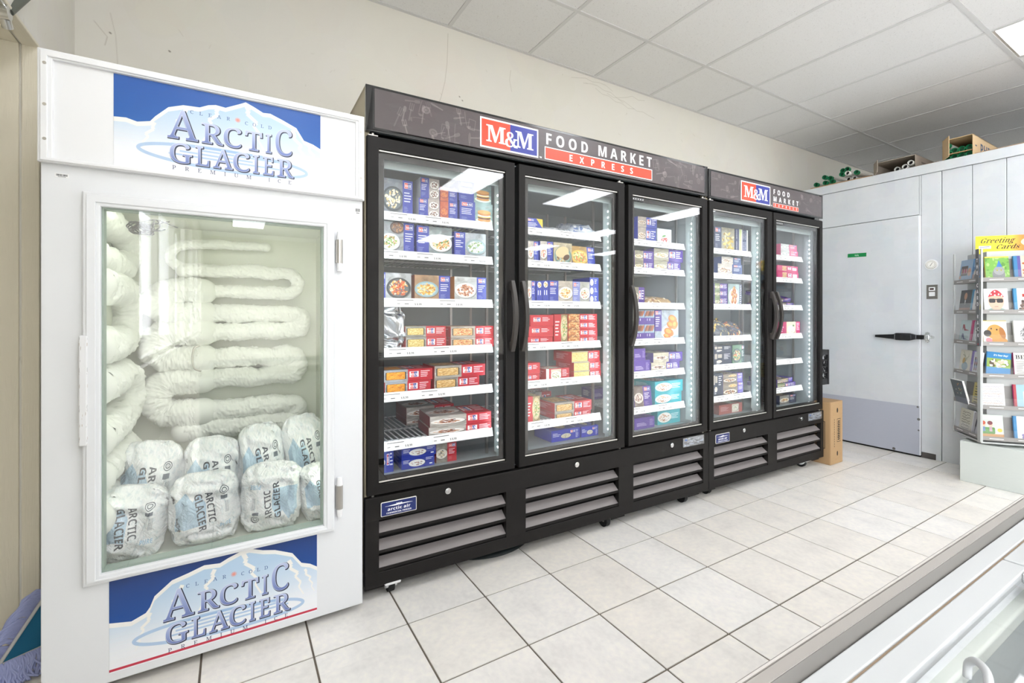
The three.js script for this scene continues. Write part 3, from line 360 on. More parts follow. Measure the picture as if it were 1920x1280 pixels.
function uprightFreezer(name, label, spec) {
  const { pos, ry, w, top, doors, sign, signBox } = spec, f = tag(group(name, scene, pos, ry), label, 'freezer'), D_ = 0.83;
  // cabinet
  say(obj('side_panel', bx(0, 0.1, -D_, 0.02, top - 0.004, -0.024, 0.002), sheetBeige, f), 'beige side sheet'); obj('side_panel', bx(w - 0.02, 0.1, -D_, w, top - 0.004, -0.06, 0.002), M.black, f);
  say(obj('top_panel', bx(0, top - 0.02, -D_, w, top, -0.012, 0.002), sheetBeige, f), 'beige top sheet'); obj('back_panel', bx(0.02, 0.1, -D_, w - 0.02, top - 0.02, -D_ + 0.03), M.black, f);
  obj('base_panel', bx(0.02, 0.1, -D_ + 0.03, w - 0.02, 0.13, -0.04), M.dark, f);
  say(obj('inner_liner', [bx(0.02, 0.43, -D_ + 0.03, 0.05, 1.9, -0.05), bx(w - 0.05, 0.43, -D_ + 0.03, w - 0.02, 1.9, -0.05), bx(0.05, 0.43, -D_ + 0.03, w - 0.05, 1.86, -D_ + 0.07), bx(0.05, 1.86, -D_ + 0.03, w - 0.05, 1.9, -0.05), bx(0.05, 0.43, -D_ + 0.07, w - 0.05, DECK, -0.05)], M.shadedLiner, f), 'inner lining in grey, darkened to stand for shade');
  // printed sign above the doors
  const h = obj('sign_header', [ring(0, 1.914, w, top, 0.03, 1.928, w - 0.03, top - 0.006, -0.02, 0, 0.003), bx(0.004, 1.914, -0.1, w - 0.004, 1.926, -0.02), bx(w - 0.02, 1.914, -0.1, w, top, -0.02), bx(0.02, 1.926, -0.1, w - 0.02, top - 0.02, -0.04)], M.blackGloss, f);
  const [a, b, c, d] = signBox, sg = new RoundedBoxGeometry(b - a, d - c, 0.008, 2, 0.003), p = sg.attributes.position, uv = sg.attributes.uv; for (let i = 0; i < p.count; i++) uv.setXY(i, p.getX(i) / (b - a) + 0.5, p.getY(i) / (d - c) + 0.5);
  sg.translate((a + b) / 2, (c + d) / 2, -0.003); say(obj('sign_panel', sg, phy({ map: sign, roughness: 0.32, clearcoat: 0.3, clearcoatRoughness: 0.2 }), h), 'dark printed sign with white lettering and a red and blue logo');
  // the cabinet mouth: head, sill and mullions
  obj('mouth_head', bx(0.02, 1.85, -0.1, w - 0.02, 1.9, -0.056), M.black, f); say(obj('lit_edge_rail', bx(0.05, 1.792, -0.075, w - 0.05, 1.85, -0.062, 0.002), ledCover, f), 'edge under the head, coloured pale as if lit'); obj('mouth_sill', bx(0.02, 0.425, -0.1, w - 0.02, DECK, -0.056), M.black, f);  // front edge of the inner ceiling, coloured pale for the light on it
  for (let i = 0; i + 1 < doors.length; i++) { const x = (doors[i].x[1] + doors[i + 1].x[0]) / 2; obj('mullion', bx(x - 0.048, 0.44, -0.128, x + 0.048, 1.88, -0.056, 0.004), ledCover, f); }  // mullions take the lighter tone for the strip light on them
  doors.forEach((dr, n) => {
    const [s0, s1] = dr.x, [o0, o1] = dr.o, [g0, g1] = GLASS, y0 = 0.432, y1 = 1.896, g = group('door', f, [0, 0, 0]);
    obj('door_frame', [ring(s0, y0, s1, y1, o0, g0, o1, g1, -0.03, 0, 0.003), ring(s0 + 0.004, y0 + 0.004, s1 - 0.004, y1 - 0.004, o0 - 0.004, g0 - 0.004, o1 + 0.004, g1 + 0.004, -0.05, -0.03, 0)], M.black, g);
    say(obj('glass_pane', bx(o0 - 0.003, g0 - 0.003, -0.017, o1 + 0.003, g1 + 0.003, -0.012), M.glass, g), 'clear glass pane');
    say(obj('glass_border', ring(o0 - 0.003, g0 - 0.003, o1 + 0.003, g1 + 0.003, o0 + 0.026, g0 + 0.026, o1 - 0.026, g1 - 0.034, -0.024, -0.018, 0), M.frit, g), 'black border printed round the pane');
    for (const y of [g0 + 0.003, g1 - 0.007]) say(obj('trim_strip', bx(o0 + 0.002, y, -0.011, o1 - 0.002, y + 0.006, -0.005, 0.0015), M.silver, g), 'thin silver strip');
    const hd = obj('handle', handleGeo, handleMat, g); hd.position.set(dr.handle, 1.162, 0.002); hd.scale.y = 0.94;
    obj('hinge', [bx(dr.hinge - 0.02, 1.898, -0.03, dr.hinge + 0.02, 1.903, -0.004, 0.001), cyl(0.007, 0.012, 10).translate(dr.hinge, 1.905, -0.016)], M.steel, g); obj('hinge', cyl(0.007, 0.01, 10).translate(dr.hinge, 0.429, -0.016), M.steel, g);
    if (dr.sticker) obj('sticker', bx(o0 + 0.002, g1 - 0.032, -0.0112, o0 + 0.1, g1 - 0.012, -0.0105), std({ map: canvas(128, 32, (c) => { c.fillStyle = '#2a2a2a'; c.fillRect(0, 0, 128, 32); c.fillStyle = '#e8e8e8'; for (let i = 0; i < 5; i++) { c.strokeStyle = '#e8e8e8'; c.strokeRect(6 + i * 24, 5, 18, 20); c.fillRect(12 + i * 24, 10, 8, 10); } }), roughness: 0.4 }), g);
    // light strips on both sides of the opening, wire shelves with ticket rails
    for (const [x, sgn] of [[dr.led[1], -1], [dr.led[0], 1]]) {
      const st = say(obj('led_strip', [bx(x, 0.49, -0.126, x + sgn * 0.004, 1.84, -0.06), bx(x, 0.49, -0.078, x + sgn * 0.012, 1.84, -0.07)], ledCover, f), 'pale light strip cover');
      const dots = []; for (let y = 0.52; y < 1.76; y += 0.034) dots.push(bx(x + sgn * 0.012, y, -0.077, x + sgn * 0.0145, y + 0.009, -0.071)); const o = obj('led_light', dots, ledOn, st); o.userData.kind = 'stuff'; o.userData.label = 'row of small white lights';
    }
    const [a0, a1] = dr.shelf, sd = 0.56;
    SHELF_Y.forEach((y, k) => {
      const sh = obj('shelf', wireShelf(a1 - a0, sd), M.wire, f); sh.position.set(a0, y, -0.125);
      const rail = obj('ticket_rail', bx(0, -0.021, -0.0025, a1 - a0, 0.021, 0, 0.001).rotateX(-0.3), M.strip, sh); rail.position.set(0, -0.007, 0.006);
      let x = rr(0.02, 0.1); while (x < a1 - a0 - 0.16) { const t = obj('price_ticket', bx(0, -0.018, 0, 0.13, 0.018, 0.001).rotateX(-0.3), tagMat, sh); t.position.set(x, -0.007, 0.0065); x += rr(0.16, 0.24); }
    });
    for (const x of [a0 - 0.003, a1 + 0.003]) for (const z of [-0.19, -0.66]) obj('shelf_post', bx(x - 0.006, DECK, z - 0.006, x + 0.006, 1.84, z + 0.006), M.steel, f);
  });
  // lower panel with three louvred openings, locks, badge, ticket holder
  const holes = doors.map((d2) => [d2.o[0], d2.o[1]]), yb = 0.06, yt = 0.424, lo = 0.116, hi = 0.33, bars = [bx(-0.004, hi, -0.024, w + 0.002, yt, 0.004, 0.003), bx(-0.004, yb, -0.024, w + 0.002, lo, 0.004, 0.003)];
  let x = -0.004; for (const [p0, p1] of [...holes, [w + 0.002, 0]]) { bars.push(bx(x, lo - 0.002, -0.024, p0, hi + 0.002, 0.004, 0.001)); x = p1; }
  const low = obj('lower_panel', bars, M.black, f);
  for (const [p0, p1] of holes) { say(obj('dark_recess', bx(p0 - 0.01, lo - 0.02, -0.1, p1 + 0.01, hi + 0.02, -0.09), M.dark, low), 'black space behind the louvres');
    for (let k = 0; k < 3; k++) { const y = lo + 0.003 + k * 0.0715, lv = obj('louvre', [bx(p0, -0.0008, -0.048, p1, 0.0008, 0).rotateX(0.62).translate(0, 0.013, 0), bx(p0, 0.0, -0.002, p1, 0.013, 0)], litLouvreMat, low); lv.position.set(0, y, -0.002); obj('louvre_lip', bx(p0, y, -0.0015, p1, y + 0.0125, 0.0005, 0.0005), M.black, low); } }
  for (const s of spec.locks) say(obj('lock', [cyl(0.0135, 0.012, 24).rotateX(Math.PI / 2).translate(s, 0.395, 0.008), cyl(0.0095, 0.004, 20).rotateX(Math.PI / 2).translate(s, 0.395, 0.015), bx(s - 0.001, 0.39, 0.0165, s + 0.001, 0.4, 0.0178)], M.chrome, f), 'round chrome lock');
  const [b0, b1] = spec.badge, bg = bx(b0, 0.341, 0.004, b1, 0.4, 0.008, 0.0015), bp = bg.attributes.position, bu = bg.attributes.uv; for (let i = 0; i < bp.count; i++) bu.setXY(i, (bp.getX(i) - b0) / (b1 - b0), (bp.getY(i) - 0.341) / 0.059); say(obj('maker_badge', bg, badgeMat, f), 'dark blue maker badge with white lettering');
  const [t0, t1] = spec.holder, th = obj('label_holder', [bx(t0, 0.366, 0.004, t1, 0.418, 0.0065)], foilLabel, f); obj('clear_cover', bx(t0 - 0.004, 0.363, 0.008, t1 + 0.004, 0.421, 0.0095), acrylic, th);
  // casters
  for (const [s, n, white] of spec.casters) { const c = obj('caster', [bx(s - 0.045, 0.094, -n - 0.045, s + 0.045, 0.1, -n + 0.045, 0.001), bx(s - 0.022, 0.034, -n - 0.018, s - 0.017, 0.095, -n + 0.018), bx(s + 0.017, 0.034, -n - 0.018, s + 0.022, 0.095, -n + 0.018), ...(white ? [bx(s - 0.034, 0.05, -n + 0.014, s + 0.034, 0.066, -n + 0.054, 0.005), cyl(0.03, 0.046, 24).rotateZ(Math.PI / 2).translate(s, 0.05, -n + 0.006)] : [])], white ? M.whitePlastic : M.steel, f);
    const wl = obj('wheel', [cyl(0.036, 0.026, 28).rotateZ(Math.PI / 2), cyl(0.012, 0.036, 14).rotateZ(Math.PI / 2)], M.rubber, c); wl.position.set(s, 0.036, -n); }
  for (const s of spec.plates) obj('caster_plate', bx(s, 0.036, -0.03, s + 0.1, 0.07, -0.026, 0.001), M.black, f);
  // light: one strip light in front of each row of diodes
  f.updateMatrixWorld(true);
  for (const dr of doors) for (const [x2, sgn] of [[dr.led[1], -1], [dr.led[0], 1]]) { const P = f.localToWorld(new THREE.Vector3(x2 + sgn * 0.017, 1.14, -0.076)), Q = f.localToWorld(new THREE.Vector3(x2 + sgn * 0.25, 1.14, -0.30)); areaLight(LED.color, LED.intensity, 0.008, 1.25, P.toArray(), Q.toArray()); }
  return f;
}
const R = Math.PI / 180;
const three = uprightFreezer('three_door_freezer', 'large black upright freezer with three glass doors and a wide printed sign header', {
  pos: [0.222, 0, -0.2], ry: -0.9 * R, w: 2.112, top: 2.102, sign: signThree, signBox: [0.034, 2.08, 1.931, 2.092],
  doors: [{ x: [0.005, 0.698], o: [0.052, 0.648], led: [0.05, 0.657], shelf: [0.056, 0.64], handle: 0.677, hinge: 0.03 }, { x: [0.721, 1.406], o: [0.757, 1.358], led: [0.762, 1.362], shelf: [0.775, 1.335], handle: 0.737, hinge: 1.38 }, { x: [1.434, 2.108], o: [1.468, 2.062], led: [1.476, 2.062], shelf: [1.49, 2.04], handle: 1.45, hinge: 2.08, sticker: true }],
  locks: [0.35, 1.062, 1.771], badge: [0.058, 0.209], holder: [1.876, 2.063], casters: [[0.11, 0.05, true], [1.3, 0.05], [1.94, 0.06], [2.06, 0.1, true], [0.11, 0.75], [2.0, 0.75]], plates: [0, 1.33, 1.96] });
const two = uprightFreezer('two_door_freezer', 'smaller black upright freezer with two glass doors, near the white cold room', {
  pos: [2.35, 0, -0.172], ry: -1.2 * R, w: 1.355, top: 2.096, sign: signTwo, signBox: [0.02, 1.335, 1.925, 2.084],
  doors: [{ x: [0.006, 0.684], o: [0.047, 0.627], led: [0.05, 0.64], shelf: [0.056, 0.625], handle: 0.664, hinge: 0.03 }, { x: [0.702, 1.352], o: [0.736, 1.316], led: [0.738, 1.316], shelf: [0.745, 1.288], handle: 0.722, hinge: 1.33, sticker: true }],
  locks: [0.344, 1.035], badge: [0.058, 0.197], holder: [1.138, 1.322], casters: [[0.06, 0.07, true], [1.16, 0.06, true], [0.1, 0.75], [1.25, 0.75]], plates: [0, 1.25] });

// ---------------------------------------------------------------- frozen food in the freezers
const DOOR = ['leftmost door', 'second door', 'middle door', 'fourth door', 'rightmost door']; // the five glass doors from left to right
const LEVEL = ['top shelf', 'second shelf', 'third shelf', 'fourth shelf', 'fifth shelf', 'sixth shelf', 'bottom deck'];
// door, level, left, right, base, top, set-back, depth, print, which one
const BOXES = [
  [1,0,0.112,0.243,1.612,1.778,0.15,0.1,'gyoza','far left'],
  [1,0,0.268,0.369,1.612,1.706,0.14,0.15,'cups','second from left, lower of two'],
  [1,0,0.277,0.369,1.706,1.802,0.14,0.15,'cups','second from left, upper of two'],
  [1,0,0.372,0.460,1.612,1.704,0.14,0.15,'chili','third from left, lower of two'],
  [1,0,0.372,0.460,1.704,1.770,0.14,0.15,'chili','third from left, upper of two'],
  [1,0,0.472,0.652,1.612,1.719,0.14,0.16,'burger','far right, lower of two'],
  [1,0,0.469,0.648,1.719,1.814,0.145,0.16,'burger','far right, upper of two'],
  [1,1,0.112,0.251,1.442,1.586,0.15,0.1,'salad','far left'],
  [1,1,0.260,0.431,1.442,1.579,0.14,0.13,'pasta','in the middle'],
  [1,1,0.445,0.613,1.442,1.567,0.14,0.13,'cauli','far right'],
  [1,2,0.098,0.233,1.230,1.356,0.14,0.1,'meatball','far left'],
  [1,2,0.249,0.423,1.230,1.352,0.14,0.14,'curry','in the middle'],
  [1,2,0.445,0.616,1.230,1.352,0.14,0.14,'rice','far right'],
  [1,3,0.211,0.405,1.010,1.066,0.15,0.16,'pie','left stack, lower of two'],
  [1,3,0.209,0.403,1.066,1.116,0.15,0.16,'pie','left stack, upper of two'],
  [1,3,0.426,0.655,1.010,1.058,0.14,0.16,'lasagna','right stack, lower of two'],
  [1,3,0.426,0.658,1.058,1.113,0.14,0.16,'lasagna','right stack, upper of two'],
  [1,4,0.114,0.327,0.813,0.868,0.14,0.17,'mac','left stack, lower of two'],
  [1,4,0.110,0.335,0.868,0.921,0.14,0.17,'mac','left stack, upper of two'],
  [1,4,0.347,0.580,0.813,0.870,0.15,0.17,'bake','right stack, lower of two'],
  [1,4,0.345,0.607,0.870,0.927,0.14,0.17,'bake','right stack, upper of two'],
  [1,5,0.320,0.636,0.598,0.640,0.15,0.2,'stew','front right stack, lower of two'],
  [1,5,0.326,0.636,0.640,0.691,0.15,0.2,'stew','front right stack, upper of two'],
  [1,5,0.298,0.505,0.598,0.630,0.42,0.2,'stew','at the back, lower of two'],
  [1,5,0.298,0.558,0.630,0.689,0.42,0.2,'stew','at the back, upper of two'],
  [1,6,0.101,0.155,0.465,0.569,0.15,0.2,'nugget','far left'],
  [1,6,0.192,0.347,0.465,0.515,0.15,0.16,'wings','second from left, lower of two'],
  [1,6,0.192,0.354,0.515,0.563,0.15,0.16,'wings','second from left, upper of two'],
  [1,6,0.361,0.464,0.465,0.556,0.16,0.14,'mussel','far right'],
  [2,0,0.853,0.953,1.612,1.676,0.14,0.12,'corn','far left'],
  [2,1,0.860,0.926,1.442,1.555,0.14,0.14,'tomato','far left'],
  [2,1,0.936,1.019,1.442,1.561,0.14,0.14,'tomato','second from left'],
  [2,1,1.023,1.145,1.442,1.561,0.14,0.12,'burrito','third from left'],
  [2,1,1.160,1.325,1.442,1.556,0.15,0.12,'shrimp','far right, leaning'],
  [2,2,0.853,0.906,1.230,1.347,0.14,0.14,'tomato','far left'],
  [2,2,0.913,0.950,1.230,1.346,0.14,0.16,'spine','second from left'],
  [2,2,0.952,0.991,1.230,1.350,0.14,0.16,'spine','third from left'],
  [2,2,0.993,1.149,1.230,1.353,0.14,0.16,'noodle','in the middle'],
  [2,2,1.152,1.270,1.230,1.353,0.14,0.16,'alfredo','second from right'],
  [2,2,1.272,1.336,1.230,1.380,0.14,0.16,'spines','far right'],
  [2,3,0.860,1.016,1.010,1.051,0.14,0.17,'redlogo','left stack, bottom of three'],
  [2,3,0.866,1.019,1.051,1.108,0.14,0.17,'redlogo','left stack, middle of three'],
  [2,3,0.876,1.021,1.108,1.167,0.14,0.17,'redlogo','left stack, top of three'],
  [2,3,1.033,1.123,1.010,1.170,0.15,0.15,'redpic','between the two stacks'],
  [2,3,1.123,1.328,1.010,1.044,0.14,0.16,'crumble','right stack, bottom of four'],
  [2,3,1.123,1.328,1.044,1.086,0.14,0.16,'crumble','right stack, second lowest of four'],
  [2,3,1.123,1.328,1.086,1.128,0.14,0.16,'crumble','right stack, second highest of four'],
  [2,3,1.123,1.328,1.128,1.173,0.14,0.16,'crumble','right stack, top of four'],
  [2,4,0.843,0.933,0.813,0.859,0.14,0.17,'redlogo','left stack, lower of two'],
  [2,4,0.843,0.936,0.859,0.915,0.14,0.17,'redlogo','left stack, upper of two'],
  [2,4,0.981,1.134,0.813,0.876,0.15,0.12,'salmon','alone in the middle'],
  [2,4,1.160,1.352,0.813,0.851,0.14,0.17,'potato','right stack, bottom of three'],
  [2,4,1.160,1.352,0.851,0.902,0.14,0.17,'potato','right stack, middle of three'],
  [2,4,1.145,1.348,0.902,0.963,0.14,0.17,'potato','right stack, top of three'],
  [2,5,0.843,0.933,0.598,0.739,0.14,0.12,'redpic','far left, standing upright'],
  [2,5,1.037,1.286,0.598,0.630,0.15,0.2,'bake','right stack, lower of two'],
  [2,5,1.037,1.290,0.630,0.686,0.15,0.2,'bake','right stack, upper of two'],
  [2,5,1.054,1.225,0.598,0.695,0.45,0.15,'stew','pushed to the back left'],
  [2,5,1.599,1.730,0.598,0.669,0.5,0.12,'purpleside','standing in the back right corner'],
  [2,6,1.037,1.236,0.465,0.528,0.18,0.17,'dim','left of the pair'],
  [2,6,1.244,1.367,0.465,0.526,0.18,0.17,'dim','right of the pair'],
  [3,0,1.647,1.807,1.612,1.703,0.14,0.16,'muffin','left stack, lower of two'],
  [3,0,1.647,1.810,1.703,1.768,0.14,0.16,'muffin','left stack, upper of two'],
  [3,0,1.825,1.953,1.612,1.713,0.15,0.1,'cake','right'],
  [3,1,1.620,1.778,1.442,1.494,0.14,0.16,'fillet','left stack, lower of two'],
  [3,1,1.620,1.779,1.494,1.559,0.14,0.16,'fillet','left stack, upper of two'],
  [3,1,1.784,2.022,1.442,1.505,0.14,0.16,'chops','right stack, lower of two'],
  [3,1,1.784,2.042,1.505,1.584,0.14,0.16,'chops','right stack, upper of two'],
  [3,2,1.622,1.716,1.230,1.337,0.15,0.14,'fillet','left'],
  [3,3,1.620,1.784,1.010,1.108,0.14,0.16,'ribs','left stack, lower of two'],
  [3,3,1.620,1.784,1.108,1.196,0.14,0.16,'ribs','left stack, upper of two'],
  [3,3,1.793,2.006,1.010,1.197,0.14,0.12,'chicken','right, tall'],
  [3,4,1.612,1.747,0.813,0.890,0.14,0.16,'purpleside','left stack, lower of two'],
  [3,4,1.612,1.710,0.890,0.962,0.14,0.16,'purpleside','left stack, upper of two'],
  [3,4,1.760,2.017,0.813,0.869,0.14,0.16,'beans','right stack, lower of two'],
  [3,4,1.779,2.042,0.869,0.929,0.14,0.16,'beans','right stack, upper of two'],
  [3,5,1.625,1.770,0.598,0.729,0.14,0.1,'steak','left, leaning'],
  [3,5,1.804,2.054,0.598,0.672,0.15,0.2,'fish','right stack, lower of two'],
  [3,5,1.804,2.054,0.672,0.747,0.15,0.2,'fish','right stack, upper of two'],
  [3,6,1.630,1.804,0.465,0.535,0.15,0.15,'purpleside','left'],
  [3,6,1.849,2.057,0.465,0.553,0.17,0.16,'fish','right'],
  [4,0,0.246,0.462,1.612,1.777,0.14,0.12,'perogy','left'],
  [4,0,0.474,0.615,1.612,1.699,0.14,0.14,'navyspine','right stack, lower of two'],
  [4,0,0.474,0.615,1.699,1.780,0.14,0.14,'navyspine','right stack, upper of two'],
  [4,1,0.280,0.541,1.442,1.523,0.14,0.16,'navymeat','lower of two'],
  [4,1,0.334,0.556,1.523,1.575,0.15,0.16,'navymeat','upper of two'],
  [4,2,0.246,0.384,1.230,1.289,0.14,0.12,'greens','left stack, bottom of three'],
  [4,2,0.246,0.384,1.289,1.337,0.14,0.12,'greens','left stack, middle of three'],
  [4,2,0.246,0.384,1.337,1.385,0.14,0.12,'greens','left stack, top of three'],
  [4,2,0.390,0.547,1.230,1.386,0.14,0.12,'sausage','right'],
  [4,4,0.246,0.432,0.813,0.903,0.14,0.14,'navytext','left stack, lower of two'],
  [4,4,0.246,0.432,0.903,0.951,0.14,0.14,'navytext','left stack, upper of two'],
  [4,4,0.438,0.578,0.813,0.953,0.14,0.14,'navygreen','right'],
  [4,5,0.235,0.332,0.598,0.761,0.14,0.14,'navytext','left'],
  [4,5,0.335,0.553,0.598,0.687,0.14,0.14,'skewer','right stack, lower of two'],
  [4,5,0.335,0.553,0.687,0.751,0.14,0.14,'skewer','right stack, upper of two'],
  [4,6,0.319,0.583,0.465,0.532,0.16,0.16,'redwhite','on the bottom'],
  [5,0,1.030,1.257,1.612,1.667,0.14,0.14,'pinkcake','lower of two'],
  [5,0,1.030,1.257,1.667,1.717,0.14,0.14,'pinkcake','upper of two'],
  [5,1,0.988,1.264,1.442,1.503,0.14,0.15,'pinkbar','lower of two'],
  [5,1,0.988,1.264,1.503,1.549,0.14,0.15,'pinkbar','upper of two'],
  [5,3,0.988,1.295,1.010,1.112,0.14,0.14,'pinkpie','on its own'],
  [5,6,1.050,1.286,0.465,0.534,0.16,0.14,'navyround','on the bottom'],
];
const TURN = { stew: -0.1, shrimp: 0, bake: 0 };
for (const [door, lev, s0, s1, y0, y1, n, dep, key, where] of BOXES) {
  const fr = door < 4 ? three : two, w = s1 - s0, h = y1 - y0 - 0.001, col = foods[key][1];
  if (!sides.includes(col) && !plainSide.has(col)) plainSide.set(col, phy({ color: col, roughness: 0.42, clearcoat: 0.25, clearcoatRoughness: 0.25 }));
  const m = shade(new THREE.Mesh(cartonGeo(w, h, dep, key), [foodMat, sides.includes(col) ? sideMat : plainSide.get(col)]));
  m.name = numbered('frozen_food_box'); scene.add(m);
  m.position.copy(fr.localToWorld(new THREE.Vector3(s0, y0 + 0.0005, -n))); m.rotation.y = fr.rotation.y + rr(-0.025, 0.025) + (n > 0.3 ? 0 : TURN[key] ?? 0);
  if (where.includes('leaning')) m.rotation.x = -0.12;
  tag(m, `${foods[key][2]}, ${where}, ${LEVEL[lev]}, ${DOOR[door - 1]}`, 'box', `frozen food boxes behind the ${DOOR[door - 1]}`);
}

// bags: pillows with a crimped rim, laid flat or leaning
function pillow(w, h, d, lump = 0.12, f = 9, sd = 0) { const g = new THREE.SphereGeometry(1, 40, 28), p = g.attributes.position, uv = g.attributes.uv;
  for (let i = 0; i < p.count; i++) { let x = p.getX(i), y = p.getY(i), z = p.getZ(i); const q = (t) => Math.sign(t) * Math.pow(Math.abs(t), 0.55); x = q(x); y = q(y); z = Math.sign(z) * Math.pow(Math.abs(z), 0.8) * (1 - 0.55 * Math.pow(Math.max(Math.abs(x), Math.abs(y)), 5));
    const k = lump * fbm(x * f * 0.3 + sd, y * f * 0.3, z * 2 + sd, 4); uv.setXY(i, x / 2 + 0.5, y / 2 + 0.5);
    p.setXYZ(i, x * w / 2 * (1 + k * 0.3), y * h / 2 * (1 + k * 0.3), z * d / 2 * (1 + k * 2.2) + k * d * 0.5); }
  g.computeVertexNormals(); return g; }
function bagThing(name, label, fr, s, y, n, [w, h, d], mat, rx = 0, rz = 0, sd = 1, lump = 0.25) { const m = obj(name, pillow(w, h, d, lump, 9, sd), mat); m.position.copy(fr.localToWorld(new THREE.Vector3(s, y, -n))); m.rotation.set(rx, fr.rotation.y, rz); tag(m, label, 'bag'); return m; }
const foil = std({ color: 0xb9bcc0, roughness: 0.25, metalness: 0.9 });
const printed = (bg, spots) => phy({ map: canvas(256, 256, (g) => { g.fillStyle = bg; g.fillRect(0, 0, 256, 256); for (let i = 0; i < 90; i++) { g.fillStyle = spots[i % spots.length]; g.beginPath(); g.ellipse(rr(0, 256), rr(0, 256), rr(6, 26), rr(4, 14), rr(0, 3), 0, 7); g.fill(); } }), roughness: 0.3, clearcoat: 0.5, clearcoatRoughness: 0.2 });
bagThing('foil_bag', 'crumpled silver foil bag standing at the far left of the fourth shelf, leftmost glass door', three, 0.135, 1.118, 0.2, [0.16, 0.22, 0.09], foil, -0.1, 0.08, 4, 0.9);
const clearBag = printed('#c9ced2', ['#e9ecee', '#aeb6bc', '#8f9aa2', '#dfe3e6']);
bagThing('frozen_bag', 'flat pale plastic bag lying left on the top shelf, second glass door', three, 1.06, 1.632, 0.24, [0.2, 0.2, 0.04], clearBag, -1.5, 0.1, 7);
bagThing('frozen_bag', 'blue and white plastic bag slumped right on the top shelf, second glass door', three, 1.245, 1.648, 0.24, [0.2, 0.22, 0.085], printed('#c3cbd4', ['#eef1f4', '#6d84b4', '#9aa6b8', '#dfe4ea']), -1.3, -0.15, 12);
bagThing('pretzel_bag', 'bag of baked pies lying right on the third shelf, middle glass door', three, 1.88, 1.256, 0.26, [0.24, 0.2, 0.055], printed('#b99a6c', ['#e6d2a4', '#8a5f34', '#d0b07c', '#efe6d2']), -1.45, 0.05, 15);
bagThing('frozen_bag', 'dark bag with yellow print slumped left on the fourth shelf, fourth glass door', two, 0.34, 1.062, 0.2, [0.17, 0.17, 0.1], printed('#2c3440', ['#c9a93c', '#55616e', '#e2d4a0', '#1d242e']), -0.7, 0.1, 18);
bagThing('frozen_bag', 'dark bag with orange print slumped right on the fourth shelf, fourth glass door', two, 0.49, 1.052, 0.2, [0.16, 0.15, 0.09], printed('#2a2f42', ['#b9662f', '#4a546a', '#d9b06a', '#181d2c']), -0.8, -0.15, 21);
{ // flat cartons lying on their backs, seen from above
  const flatBox = (fr, s, y, n, w, d, h, key, rx, label, ry = 0) => { const m = shade(new THREE.Mesh(cartonGeo(w, h, d, key), [foodMat, sideMat])); m.name = numbered('frozen_food_box'); scene.add(m); m.position.copy(fr.localToWorld(new THREE.Vector3(s, y, -n))); m.rotation.set(rx, fr.rotation.y + ry, 0); tag(m, label, 'box', 'flat frozen food boxes'); };
  flatBox(two, 1.0, 1.231, 0.14, 0.28, 0.24, 0.03, 'steak', 0, 'flat dark red dessert box, lower of two, third shelf, rightmost glass door', 0.15);
  flatBox(two, 0.985, 1.263, 0.16, 0.26, 0.24, 0.028, 'steak', 0.3, 'flat dark red dessert box propped up on another, third shelf, rightmost glass door', 0.12);
  flatBox(two, 0.985, 0.5985, 0.14, 0.27, 0.24, 0.036, 'greens', 0, 'flat purple-ended box, lower of two, sixth shelf, rightmost glass door', 0.05);
  flatBox(two, 1.0, 0.636, 0.15, 0.25, 0.22, 0.03, 'skewer', 0.02, 'flat purple-ended box, upper of two, sixth shelf, rightmost glass door', 0.1);
}

